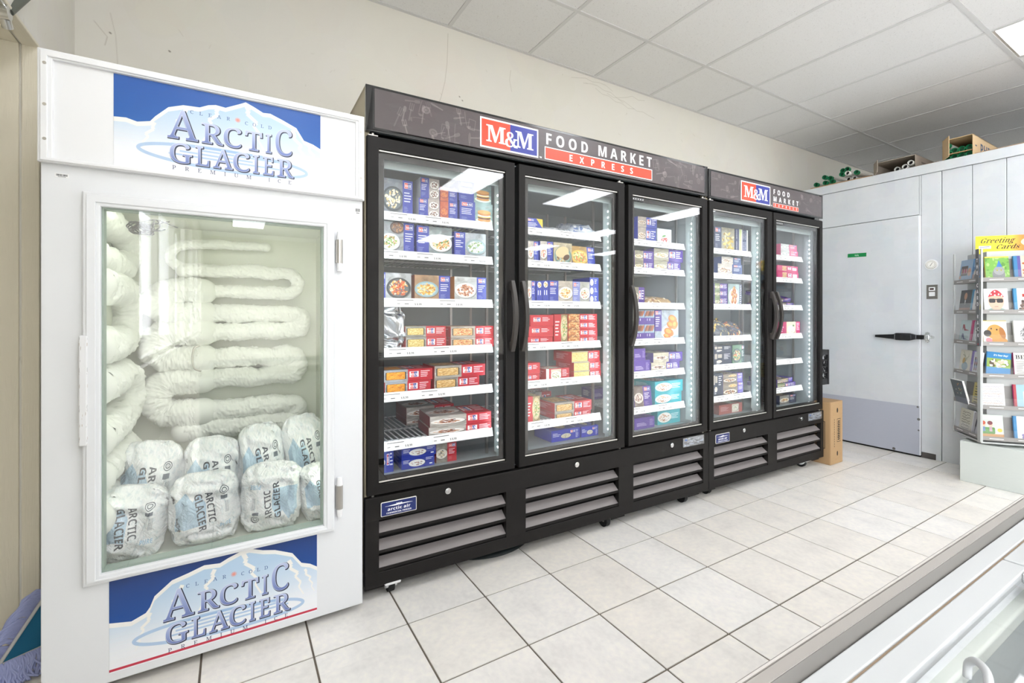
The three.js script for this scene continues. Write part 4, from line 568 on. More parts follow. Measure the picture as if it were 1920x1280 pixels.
// ---------------------------------------------------------------- the ice freezer
function glacier(second) { return (g, w, h) => {
  const sky = g.createLinearGradient(0, 0, 0, h * 0.75); sky.addColorStop(0, second ? '#24407f' : '#1a56a8'); sky.addColorStop(1, second ? '#0b55ad' : '#2468b8'); g.fillStyle = sky; g.fillRect(0, 0, w, h);
  const ridgeA = [[0, 0.47], [0.05, 0.46], [0.096, 0.485], [0.15, 0.455], [0.172, 0.39], [0.229, 0.26], [0.295, 0.205], [0.37, 0.195], [0.41, 0.15], [0.446, 0.13], [0.493, 0.14], [0.564, 0.06], [0.593, 0.025], [0.635, 0.062], [0.682, 0.112], [0.72, 0.105], [0.79, 0.16], [0.862, 0.225], [0.905, 0.37], [0.957, 0.4], [1, 0.445]];
  const ridgeB = [[0, 0.46], [0.09, 0.5], [0.15, 0.45], [0.167, 0.4], [0.187, 0.29], [0.263, 0.16], [0.34, 0.12], [0.41, 0.075], [0.485, 0.094], [0.525, 0.056], [0.593, 0.006], [0.63, 0.0], [0.7, 0.057], [0.766, 0.09], [0.86, 0.18], [0.911, 0.33], [0.96, 0.37], [1, 0.43]];
  const ridge = second ? ridgeB : ridgeA, path = (dy, k = 1) => { g.beginPath(); ridge.forEach(([x, y], i) => { const X = x * w, Y = (y + dy) * h * k; if (i) g.lineTo(X, Y); else g.moveTo(X, Y); }); g.lineTo(w, h); g.lineTo(0, h); g.closePath(); };
  g.fillStyle = '#f4f3ef'; path(0); g.fill();
  const snow = g.createLinearGradient(0, h * 0.2, 0, h * 0.85); snow.addColorStop(0, '#b9d3ea'); snow.addColorStop(1, '#f1f4f8'); g.fillStyle = snow; path(0.05); g.fill();
  g.strokeStyle = '#f4f3ef'; g.lineJoin = 'miter'; const peak = second ? 0.6 : 0.593; for (const [sx, sy, k] of [[peak, 0.05, 1], [0.46, 0.15, 0.85], [0.31, 0.24, 0.8], [0.17, 0.46, 0.7], [0.84, 0.26, 0.9], [0.93, 0.42, 0.6]]) { const d = sx > 0.5 ? 1 : -1; let px = sx, py = sy; [[0.015, 0.07], [-0.008, 0.045], [0.05, 0.09], [-0.018, 0.04], [0.035, 0.1], [-0.012, 0.06], [0.03, 0.12]].forEach(([a, b], i) => { g.lineWidth = h * (0.05 - i * 0.005) * k; g.beginPath(); g.moveTo(px * w, py * h); px += a * d * k; py += b * k; g.lineTo(px * w, py * h); g.stroke(); }); }
  const low = g.createLinearGradient(0, h * 0.55, 0, h); low.addColorStop(0, 'rgba(244,246,250,0)'); low.addColorStop(1, 'rgba(246,247,250,1)'); g.fillStyle = low; g.fillRect(0, h * 0.55, w, h * 0.45);
  g.strokeStyle = 'rgba(150,186,224,.65)'; g.lineWidth = h * 0.035; g.beginPath(); g.ellipse(w * 0.51, h * 0.78, w * 0.41, h * 0.12, second ? 0.06 : 0.02, 0, 7); g.stroke(); g.lineWidth = h * 0.02; for (let i = 0; i < 4; i++) { g.beginPath(); g.moveTo(w * rr(0.2, 0.4), h * (0.66 + i * 0.04)); g.lineTo(w * rr(0.55, 0.85), h * (0.66 + i * 0.045)); g.stroke(); }
  const glyph = (c, x, y, ww, H, how) => { g.save(); g.font = `${Math.round(H * 1.37)}px serif`; const m = g.measureText(c).width; g.translate(x, y); g.scale(ww / m, 1); how(c); g.restore(); };
  const word = (letters, y, hh) => { for (const [c, x, ww, k] of letters) { const Hh = hh * (k ?? 1), X = x * w, Y = y * h, Wd = ww * w, o = h * 0.007;
    glyph(c, X + o, Y + o, Wd, Hh, (t) => { g.fillStyle = g.strokeStyle = '#232c4c'; g.lineWidth = h * 0.021; g.lineJoin = 'round'; g.strokeText(t, 0, 0); g.fillText(t, 0, 0); });
    glyph(c, X, Y, Wd, Hh, (t) => { g.strokeStyle = '#e6ebf6'; g.lineWidth = h * 0.007; g.strokeText(t, 0, 0); const gr = g.createLinearGradient(0, -Hh, 0, 0); gr.addColorStop(0, '#c3cdea'); gr.addColorStop(1, '#6f80bd'); g.fillStyle = gr; g.fillText(t, 0, 0); }); } };
  word([['A', 0.225, 0.135, 1.42], ['R', 0.375, 0.102], ['C', 0.475, 0.098], ['T', 0.588, 0.09], ['I', 0.692, 0.036], ['C', 0.738, 0.103, 1.4]], 0.6, h * 0.235);
  word([['G', 0.227, 0.108], ['L', 0.347, 0.071], ['A', 0.434, 0.092], ['C', 0.522, 0.092], ['I', 0.626, 0.036], ['E', 0.678, 0.062], ['R', 0.753, 0.09]], 0.875, h * 0.225);
  g.fillStyle = '#44639c'; fit(g, 'CLEAR', w * 0.325, h * 0.245, w * 0.19, h * 0.042, '$px serif', 1); fit(g, 'COLD', w * 0.588, h * 0.26, w * 0.14, h * 0.042, '$px serif', 1);
  g.strokeStyle = '#e79a8f'; g.lineWidth = h * 0.006; for (let i = 0; i < 6; i++) { const a = i * Math.PI / 6; g.beginPath(); g.moveTo(w * 0.553 - h * 0.03 * Math.cos(a), h * 0.262 - h * 0.03 * Math.sin(a)); g.lineTo(w * 0.553 + h * 0.03 * Math.cos(a), h * 0.262 + h * 0.03 * Math.sin(a)); g.stroke(); }
  g.fillStyle = '#252f58'; fit(g, 'PREMIUM ICE', w * 0.245, h * 0.915, w * 0.59, h * 0.045, '$px serif', 1);
  if (second) { g.fillStyle = '#c8324a'; g.fillRect(0, h * 0.958, w, h * 0.026); }
}; }
const signMat = (t) => std({ map: t, roughness: 0.35 });
function plate(x0, y0, z0, x1, y1, z1) { const g = bx(x0, y0, z0, x1, y1, z1, 0.001), p = g.attributes.position, uv = g.attributes.uv; for (let i = 0; i < p.count; i++) uv.setXY(i, (p.getX(i) - x0) / (x1 - x0), (p.getY(i) - y0) / (y1 - y0)); return g; }
const frost = std({ color: 0xf8faf4, roughness: 0.95 });
function frostTube(pts, r, seg, k = 0.35, sd = 0) { const curve = new THREE.CatmullRomCurve3(pts.map((p) => new THREE.Vector3(...p)), false, 'centripetal'), g = new THREE.TubeGeometry(curve, seg * 2, r, 40, false), p = g.attributes.position, n = g.attributes.normal;
  for (let i = 0; i < p.count; i++) { const x = p.getX(i), y = p.getY(i), z = p.getZ(i), d = r * (k * fbm(x * 16 + sd, y * 16, z * 16, 3) + 0.62 * k * fbm(x * 90, y * 90 + sd, z * 90, 4)); p.setXYZ(i, x + n.getX(i) * d, y + n.getY(i) * d, z + n.getZ(i) * d); }
  const a = curve.getPoint(0), b = curve.getPoint(1), caps = [a, b].map((c) => new THREE.SphereGeometry(r * 1.07, 24, 16).translate(c.x, c.y, c.z)); g.computeVertexNormals(); return merge([g, ...caps]); }
const ice = tag(group('ice_freezer', scene, [-0.72, 0, -0.165]), 'tall white ice freezer with a single glass door and blue mountain signs', 'freezer');
{
  const w = 0.921, D_ = 0.86, top = 1.944, cream = std({ color: 0xeef2e4, roughness: 0.5 }), chipped = std({ map: canvas(256, 512, (g, W2, H2) => { g.fillStyle = '#e9eaeb'; g.fillRect(0, 0, W2, H2); for (let i = 0; i < 26; i++) { g.fillStyle = ['#8a6a48', '#6f6a62', '#a58c66'][i % 3]; g.beginPath(); g.ellipse(rnd() < 0.6 ? rr(0, 40) : rr(0, W2), rr(0, H2), rr(1, 7), rr(1, 12), rr(0, 1), 0, 7); g.fill(); } for (let i = 0; i < 40; i++) { g.strokeStyle = 'rgba(120,118,112,.35)'; g.beginPath(); const x = rr(0, W2), y = rr(0, H2); g.moveTo(x, y); g.lineTo(x + rr(-8, 8), y + rr(-14, 14)); g.stroke(); } }), roughness: 0.4 });
  obj('front_panel', ring(0, 0.03, w, top - 0.003, 0.12, 0.355, 0.79, 1.52, -0.05, 0, 0.003), M.whitePaint, ice);
  obj('side_panel', bx(0, 0.03, -D_, 0.03, top - 0.003, -0.03, 0.002), M.whitePaint, ice); obj('side_panel', bx(w - 0.03, 0.03, -D_, w, top - 0.003, -0.03, 0.002), M.whitePaint, ice);
  obj('top_panel', bx(0.02, top - 0.04, -D_, w - 0.02, top - 0.004, -0.03), M.whitePaint, ice); obj('back_panel', bx(0.02, 0.03, -D_, w - 0.02, top - 0.04, -D_ + 0.05), M.whitePaint, ice); obj('base_panel', bx(0.02, 0.0, -D_ + 0.04, w - 0.02, 0.05, -0.06), M.dark, ice);
  say(obj('inner_liner', [bx(0.03, 0.3, -D_ + 0.05, 0.06, 1.6, -0.05), bx(w - 0.06, 0.3, -D_ + 0.05, w - 0.03, 1.6, -0.05), bx(0.06, 0.3, -D_ + 0.05, w - 0.06, 1.6, -D_ + 0.08), bx(0.06, 0.3, -D_ + 0.08, w - 0.06, 0.335, -0.05), bx(0.06, 1.57, -D_ + 0.08, w - 0.06, 1.6, -0.05)], cream, ice), 'pale greenish inner lining');
  // header with a moulded rim and the first sign
  const hd = obj('sign_header', [ring(-0.003, 1.615, w + 0.003, top, 0.03, 1.631, w - 0.03, 1.917, 0, 0.018, 0.003), ring(0.004, 1.618, w - 0.004, top - 0.006, 0.02, 1.627, w - 0.02, 1.922, 0.016, 0.023, 0.002), bx(0.02, 1.62, 0, w - 0.02, 1.93, 0.008)], M.whitePlastic, ice);
  say(obj('sign_print', plate(0.166, 1.632, 0.008, 0.764, 1.916, 0.0095), signMat(canvas(1536, 729, glacier(false))), hd), 'printed sign with white mountains under a blue sky');
  for (const [x, y] of [[0.014, 1.9], [0.014, 1.78], [0.014, 1.68], [w - 0.012, 1.88], [w - 0.012, 1.7]]) obj('screw', cyl(0.0045, 0.003, 14).rotateX(Math.PI / 2).translate(x, y, 0.0225), M.steel, hd);
  say(obj('sign_print', plate(0.154, 0.057, 0.0, 0.753, 0.348, 0.0015), signMat(canvas(1536, 746, glacier(true))), ice), 'second mountain sign below the door, with a red line');
  const code = std({ map: canvas(128, 64, (g) => { g.fillStyle = '#f2f2f2'; g.fillRect(0, 0, 128, 64); g.fillStyle = '#333'; for (let i = 0; i < 34; i++) g.fillRect(14 + i * 3, 12, rr(0.8, 2.4), 30); g.fillRect(30, 50, 70, 6); }), roughness: 0.4 });
  obj('barcode_sticker', plate(0.03, 1.577, 0, 0.062, 1.589, 0.001), code, ice); obj('barcode_sticker', plate(w - 0.03, 1.563, 0, w - 0.008, 1.59, 0.001), code, ice);
  // door
  const dr = group('door', ice, [0, 0, 0]);
  obj('door_frame', [ring(0.095, 0.349, 0.813, 1.541, 0.137, 0.377, 0.774, 1.499, 0.0, 0.018, 0.004), ring(0.104, 0.358, 0.804, 1.532, 0.126, 0.366, 0.785, 1.51, 0.017, 0.022, 0.002)], M.whitePaint, dr);
  say(obj('glass_pane', bx(0.134, 0.374, 0.004, 0.777, 1.502, 0.009), M.glass, dr), 'clear glass pane'); say(obj('glass_pane', bx(0.13, 0.37, -0.036, 0.781, 1.506, -0.032), M.glass, dr), 'inner glass pane');
  say(obj('glass_edge', ring(0.13, 0.37, 0.781, 1.506, 0.142, 0.384, 0.769, 1.494, -0.032, 0.004, 0), std({ color: 0x9fb0a4, roughness: 0.4 }), dr), 'grey green spacer round the glass');
  say(obj('pull_strip', bx(0.088, 0.775, 0.0, 0.108, 1.107, 0.026, 0.004), chipped, dr), 'chipped white pull edge');
  for (const y of [1.41, 0.472]) obj('hinge', [cyl(0.012, 0.09, 18).translate(0.832, y, 0.012), bx(0.818, y - 0.045, 0, 0.834, y + 0.045, 0.016, 0.003)], M.steel, dr), obj('hinge_cap', [cyl(0.012, 0.03, 18, 0.009).translate(0.832, y + 0.06, 0.012), cyl(0.009, 0.03, 18, 0.012).translate(0.832, y - 0.06, 0.012)], M.whitePlastic, dr);
  // frost-covered evaporator pipe: hairpins along the back and the left wall
  const X1 = 0.775, z = -0.71, pin = (y0, y1, xa, xb, r, sd) => { const ym = (y0 + y1) / 2, R0 = (y0 - y1) / 2, c = []; for (let i = 0; i < 6; i++) c.push([xa + (xb - R0 - xa) * i / 6, y0 + rr(-0.006, 0.006), z]); for (let i = 0; i <= 6; i++) { const t = Math.PI / 2 - i * Math.PI / 6; c.push([xb - R0 + R0 * Math.cos(t), ym + R0 * Math.sin(t), z]); } for (let i = 5; i >= 0; i--) c.push([xa + (xb - R0 - xa) * i / 6, y1 + rr(-0.006, 0.006), z]); return frostTube(c, r, 150, 0.45, sd); };
  const ys = [[1.375, 1.275, 0.03], [1.175, 1.09, 0.042], [0.965, 0.87, 0.046], [0.72, 0.64, 0.046]];
  ys.forEach(([a, b, r], i) => say(obj('frosted_pipe', pin(a, b, 0.29, X1 - 0.01 + (i === 1 ? 0.02 : 0), r, i * 3.1), frost, ice), 'pipe hairpin thick with white frost'));
  for (const [a, b, r, sd] of [[1.275, 1.175, 0.056, 5], [1.09, 0.965, 0.062, 8], [0.87, 0.72, 0.06, 11]]) say(obj('frosted_pipe', frostTube([[0.36, a, z], [0.28, a, z], [0.22, a - 0.012, z], [0.185, (a + b) / 2, z + 0.01], [0.22, b + 0.012, z], [0.28, b, z], [0.36, b, z]], r, 90, 0.4, sd), frost, ice), 'bend of pipe swollen with frost');
  obj('frosted_pipe', frostTube([[0.62, 1.5, z], [0.36, 1.495, z], [0.255, 1.47, z], [0.24, 1.42, z], [0.3, 1.375, z], [0.42, 1.365, z]], 0.022, 90, 0.4, 2), frost, ice);
  for (const [y0, y1, r, sd] of [[1.50, 1.36, 0.05, 1], [1.27, 1.06, 0.06, 4], [0.93, 0.76, 0.062, 7], [0.64, 0.5, 0.06, 9]]) say(obj('frosted_pipe', frostTube([[0.088, y0, -0.115], [0.088, y0, -0.45], [0.09, y0 - 0.01, -0.58], [0.095, (y0 + y1) / 2, -0.64], [0.09, y1 + 0.01, -0.58], [0.088, y1, -0.45], [0.088, y1, -0.115]], r, 110, 0.4, sd), frost, ice), 'frosted hairpin on the left wall');
  for (const [y, sd] of [[1.12, 3], [0.78, 6]]) say(obj('frosted_pipe', frostTube([[w - 0.085, y + 0.08, -0.1], [w - 0.075, y + 0.04, -0.2], [w - 0.075, y - 0.04, -0.2], [w - 0.085, y - 0.1, -0.1]], 0.035, 60, 0.4, sd), frost, ice), 'frost on the right wall');
  const clip = []; clip.push([0.355, 1.03, -0.63], [0.335, 1.02, -0.625], [0.335, 0.93, -0.625], [0.36, 0.915, -0.63]); say(obj('pipe_clip', tube(clip, 0.004, 24, 8), M.steel, ice), 'bent grey clip on the pipe');
  say(obj('wire_tangle', [0, 1, 2, 3, 4, 5].map((k) => { const p = []; for (let i = 0; i < 9; i++) p.push([0.215 + 0.028 * Math.cos(i * 1.7 + k) + k * 0.004 + (i > 6 ? 0.03 * (i - 6) : 0), 1.452 + 0.02 * Math.sin(i * 1.5 + k * 2) + (i > 6 ? 0.012 : 0), -0.05 - 0.002 * k]); return tube(p, 0.0022, 60, 6); }), std({ color: 0x5f625f, roughness: 0.5 }), ice), 'dark wire bundle behind the glass corner');
  // unseen tube lamps behind head and jambs, the jamb pair added for even light
  const lampMat = std({ color: 0xffffff, emissive: 0xf6fbec, emissiveIntensity: 3 }), aim = [-0.72 + w / 2, 0.85, -0.165 - 0.75];
  for (const [x0, y0, z0, len, vert] of [[w / 2, 1.548, -0.075, 0.6, 0], [0.083, 0.95, -0.075, 0.9, 1], [w - 0.083, 0.95, -0.075, 0.9, 1]]) {
    const t = cyl(0.012, len, 18); if (!vert) t.rotateZ(Math.PI / 2); say(obj('unseen_lamp_tube', t.translate(x0, y0, z0), lampMat, ice), 'unseen tube lamp, put in to light the inside');
    const dx = vert ? (x0 < 0.4 ? 0.016 : -0.016) : 0; areaLight(ICE_LAMP.color, ICE_LAMP.intensity, vert ? 0.02 : len, vert ? len : 0.02, [-0.72 + x0 + dx, y0 - (vert ? 0 : 0.016), -0.165 + z0 - 0.006], vert ? [aim[0], y0, aim[2]] : aim);
  }
}
{ // bags of ice, printed with dark lettering that runs down the bag
  const bagMap = canvas(768, 768, (g, w, h) => { g.fillStyle = '#f6f9f9'; g.fillRect(0, 0, w, h); for (let i = 0; i < 900; i++) { g.fillStyle = `rgba(${rnd() < 0.5 ? '255,255,255' : '216,228,232'},${rr(0.1, 0.5)})`; g.beginPath(); g.ellipse(rr(0, w), rr(0, h), rr(5, 26), rr(4, 16), rr(0, 3), 0, 7); g.fill(); }
    g.fillStyle = 'rgba(150,195,225,.55)'; g.beginPath(); g.moveTo(90, 260); g.lineTo(190, 160); g.lineTo(270, 250); g.lineTo(330, 190); g.lineTo(400, 300); g.lineTo(400, 520); g.lineTo(90, 520); g.fill();
    g.save(); g.translate(w / 2, h / 2); g.rotate(Math.PI / 2 - 0.12); g.fillStyle = '#3d4450'; fit(g, 'ARCTIC', -200, -110, 330, 78, 'bold $px sans-serif'); fit(g, 'GLACIER', -210, 0, 400, 78, 'bold $px sans-serif'); g.restore();
    g.strokeStyle = '#4a5460'; g.lineWidth = 7; g.beginPath(); g.ellipse(590, 180, 44, 34, 0, 0, 7); g.stroke(); g.beginPath(); g.ellipse(590, 180, 24, 18, 0, 0, 7); g.stroke(); g.fillStyle = '#6b7480'; g.fillRect(555, 236, 70, 40); for (let i = 0; i < 5; i++) g.fillRect(600 + i * 8, 300, 3, 120);
    g.fillStyle = 'rgba(150,195,225,.8)'; fit(g, 'PURE', 540, 520, 120, 44, 'bold $px sans-serif'); });
  const iceMat = phy({ map: bagMap, roughness: 0.3, clearcoat: 0.7, clearcoatRoughness: 0.15, bumpMap: again(blotch, 3), bumpScale: 0.004 });
  const BAGS = [[-0.548, 0.45, -0.36, 0.225, 0.25, 0.17, -0.12, 'clear bag of ice, front row, far left'], [-0.325, 0.455, -0.36, 0.225, 0.26, 0.17, 0.02, 'clear bag of ice, front row, second from left'], [-0.105, 0.455, -0.36, 0.22, 0.26, 0.17, Math.PI - 0.05, 'clear bag of ice, front row, third from left, its lettering turned the other way'], [0.075, 0.44, -0.36, 0.165, 0.23, 0.15, 0.1, 'clear bag of ice, front row, far right'],
    [-0.52, 0.50, -0.55, 0.21, 0.36, 0.17, -0.15, 'clear bag of ice, back row, far left'], [-0.315, 0.49, -0.55, 0.205, 0.36, 0.17, -0.05, 'clear bag of ice, back row, second from left'], [-0.13, 0.51, -0.56, 0.185, 0.38, 0.17, 0.05, 'clear bag of ice, back row, third from left'], [0.045, 0.52, -0.56, 0.185, 0.4, 0.17, 0.12, 'clear bag of ice, back row, far right, highest of all']];
  BAGS.forEach(([x, y, z, w, h, d, rz, label], i) => { const m = obj('ice_bag', pillow(w, h, d, 0.3, 16, i * 5.3), iceMat); m.position.set(x, y, z); m.rotation.set(-0.08, 0, rz); tag(m, label, 'ice bag', 'bags of ice in the ice freezer'); });
}

// ---------------------------------------------------------------- the walk-in cold room on the right
const CX = 4.598, panelMat = std({ map: canvas(512, 512, (g, w, h) => { g.fillStyle = '#d2d6d9'; g.fillRect(0, 0, w, h); for (let i = 0; i < 300; i++) { g.fillStyle = `rgba(${rnd() < 0.5 ? '190,196,202' : '228,231,233'},${rr(0.02, 0.07)})`; g.beginPath(); g.ellipse(rr(0, w), rr(0, h), rr(5, 60), rr(5, 60), 0, 0, 7); g.fill(); } for (let i = 0; i < 60; i++) { g.fillStyle = `rgba(150,150,150,${rr(0.05, 0.25)})`; g.fillRect(rr(0, w), rr(0, h), rr(1, 4), rr(1, 3)); } }), roughness: 0.36 });
panelMat.map.wrapS = panelMat.map.wrapT = THREE.RepeatWrapping;
{
  const c = tag(group('walk_in_cooler'), 'white walk-in cold room with a flush insulated door and lever latch', 'cold room'), Z0 = -1.062;
  const seams = [0.306, 0.483, 0.666, 1.27, 1.88, 2.5];
  for (let i = 0; i + 1 < seams.length; i++) obj('wall_panel', uvMetres(bx(CX, 0, seams[i] + 0.0012, CX + 0.09, 2.31, seams[i + 1] - 0.0012, 0.003)), panelMat, c);
  say(obj('door_post', uvMetres(bx(CX - 0.002, 0, 0.178, CX + 0.09, 2.31, 0.303, 0.003)), panelMat, c), 'narrow post that carries the latch keeper');
  obj('wall_panel', uvMetres(bx(CX, 1.99, -0.9, CX + 0.09, 2.31, 0.161, 0.003)), panelMat, c); obj('wall_panel', uvMetres(bx(CX, 1.985, 0.163, CX + 0.09, 2.31, 0.1765, 0.002)), panelMat, c); obj('wall_panel', uvMetres(bx(CX, 0, Z0, CX + 0.09, 2.31, -0.902, 0.003)), panelMat, c);
  say(obj('top_trim', [uvMetres(bx(CX - 0.012, 2.312, Z0, CX + 0.06, 2.389, 2.5, 0.003))], panelMat, c), 'flat trim along the top edge');
  obj('roof_panel', uvMetres(bx(CX + 0.06, 2.3, Z0, 7.2, 2.386, 2.5)), panelMat, c); obj('end_panel', uvMetres(bx(CX, 0, 2.5, 7.2, 2.386, 2.58)), panelMat, c);
  obj('seal_gap', bx(CX + 0.02, 0, Z0, CX + 0.03, 2.31, 2.5), M.dark, c);
  const d = obj('door', uvMetres(bx(CX - 0.018, 0.014, -0.84, CX + 0.004, 1.984, 0.168, 0.006)), panelMat, c);
  obj('door_edge', bx(CX - 0.0135, 0.014, 0.1675, CX + 0.004, 1.982, 0.176, 0.003), M.whitePlastic, d);
  say(obj('kick_plate', bx(CX - 0.0205, 0.016, -0.838, CX - 0.017, 0.42, 0.171, 0.001), std({ color: 0xb1b5c1, roughness: 0.45, bumpMap: again(blotch, 3), bumpScale: 0.0005 }), d), 'grey lavender kick plate');
  for (const [y, z, s] of [[0.41, 0.16, 0.008], [0.31, 0.166, 0.011], [0.22, 0.166, 0.007], [0.03, 0.0, 0.012]]) say(obj('paint_chip', new THREE.CircleGeometry(s, 7).rotateY(-Math.PI / 2).translate(CX - 0.0212, y, z), std({ color: 0x6c6a68, roughness: 0.9 }), d), 'chipped paint');
  say(obj('threshold_gap', bx(CX - 0.006, 0, -0.84, CX + 0.02, 0.012, 0.176), M.dark, c), 'black gap under the door');
  say(obj('corner_guard', bx(CX - 0.006, 0, 0.18, CX + 0.01, 0.046, 0.27, 0.002), std({ color: 0x4a4643, roughness: 0.6 }), c), 'dark guard at the foot of the post');
  say(obj('door_sticker', plate(0, 0, 0, 0.146, 0.034, 0.001).rotateY(-Math.PI / 2).rotateX(0.03).translate(CX - 0.0185, 1.688, -0.347), std({ map: canvas(256, 64, (g) => { g.fillStyle = '#1f8a4c'; g.fillRect(0, 0, 256, 64); g.fillStyle = 'rgba(225,235,228,.85)'; for (let i = 0; i < 4; i++) g.fillRect(100 + i * 14, 20 + (i % 2) * 6, 9, 24); }), roughness: 0.4 }), d), 'green sticker');
  // lever latch
  const l = say(group('latch', c), 'dark and chrome lever latch'), x = CX - 0.018, dk = std({ color: 0x4b4c4e, roughness: 0.3, metalness: 0.8 });
  const lever = new THREE.Shape([[-0.115, 0.006], [0.02, 0.016], [0.02, -0.02], [-0.115, -0.008]].map((p) => new THREE.Vector2(...p))), body = new THREE.Shape([[0, 0.014], [0.018, 0.026], [0.105, 0.026], [0.14, 0.016], [0.15, 0.013], [0.15, -0.014], [0.14, -0.017], [0.105, -0.028], [0.018, -0.027], [0, -0.018]].map((p) => new THREE.Vector2(...p)));
  const ext = (s, dep) => new THREE.ExtrudeGeometry(s, { depth: dep, bevelEnabled: true, bevelThickness: 0.004, bevelSize: 0.003, bevelSegments: 2 }).rotateY(-Math.PI / 2);
  obj('lever', ext(lever, 0.012).translate(x - 0.035, 0.985, 0.0), dk, l); obj('latch_body', [ext(body, 0.03).translate(x - 0.006, 0.985, 0.008), bx(x - 0.05, 0.965, 0.06, x - 0.036, 1.003, 0.13, 0.004)], dk, l);
  obj('bolt', [bx(x - 0.03, 0.968, 0.155, x - 0.008, 1.002, 0.2, 0.004)], M.dark, l);
  obj('keeper', [bx(CX - 0.028, 0.963, 0.196, CX - 0.002, 1.005, 0.235, 0.006), cyl(0.012, 0.014, 16).rotateZ(Math.PI / 2).translate(CX - 0.01, 1.015, 0.22), cyl(0.012, 0.014, 16).rotateZ(Math.PI / 2).translate(CX - 0.01, 0.953, 0.22), cyl(0.014, 0.014, 16).rotateZ(Math.PI / 2).translate(CX - 0.01, 0.985, 0.247)], M.chrome, l);
  // dial thermometer and light switch on the post
  const gg = say(obj('thermometer', [cyl(0.042, 0.008, 32).rotateZ(Math.PI / 2).translate(CX - 0.006, 1.57, 0.243)], M.whitePlastic, c), 'round dial thermometer'); const df = new THREE.CircleGeometry(0.03, 32).rotateY(-Math.PI / 2).translate(CX - 0.0165, 1.57, 0.243);
  obj('rim', new THREE.TorusGeometry(0.031, 0.004, 10, 36).rotateY(Math.PI / 2).translate(CX - 0.013, 1.57, 0.243), M.silver, gg);
  obj('dial', df, std({ map: canvas(128, 128, (g) => { g.fillStyle = '#f3f2ec'; g.fillRect(0, 0, 128, 128); g.strokeStyle = '#222'; g.lineWidth = 3; for (let i = 0; i < 24; i++) { const a = i * Math.PI / 12; g.beginPath(); g.moveTo(64 + 46 * Math.cos(a), 64 + 46 * Math.sin(a)); g.lineTo(64 + 56 * Math.cos(a), 64 + 56 * Math.sin(a)); g.stroke(); } g.lineWidth = 5; g.beginPath(); g.moveTo(50, 90); g.lineTo(84, 30); g.stroke(); }), roughness: 0.3 }), gg);
  const sp = say(obj('switch_plate', bx(CX - 0.008, 1.294, 0.212, CX - 0.001, 1.408, 0.282, 0.002), std({ color: 0x8d8a86, roughness: 0.35, metalness: 0.8 }), c), 'steel plate with switch and pilot lamp');
  obj('pilot_frame', new RoundedBoxGeometry(0.006, 0.03, 0.04, 3, 0.003).translate(CX - 0.009, 1.374, 0.247), M.whitePlastic, sp); obj('pilot_lamp', new RoundedBoxGeometry(0.006, 0.013, 0.026, 3, 0.003).translate(CX - 0.0115, 1.374, 0.247), std({ color: 0x3a0d0d, roughness: 0.2 }), sp); obj('switch', new RoundedBoxGeometry(0.008, 0.034, 0.038, 3, 0.004).translate(CX - 0.009, 1.333, 0.247), M.whitePlastic, sp);
}
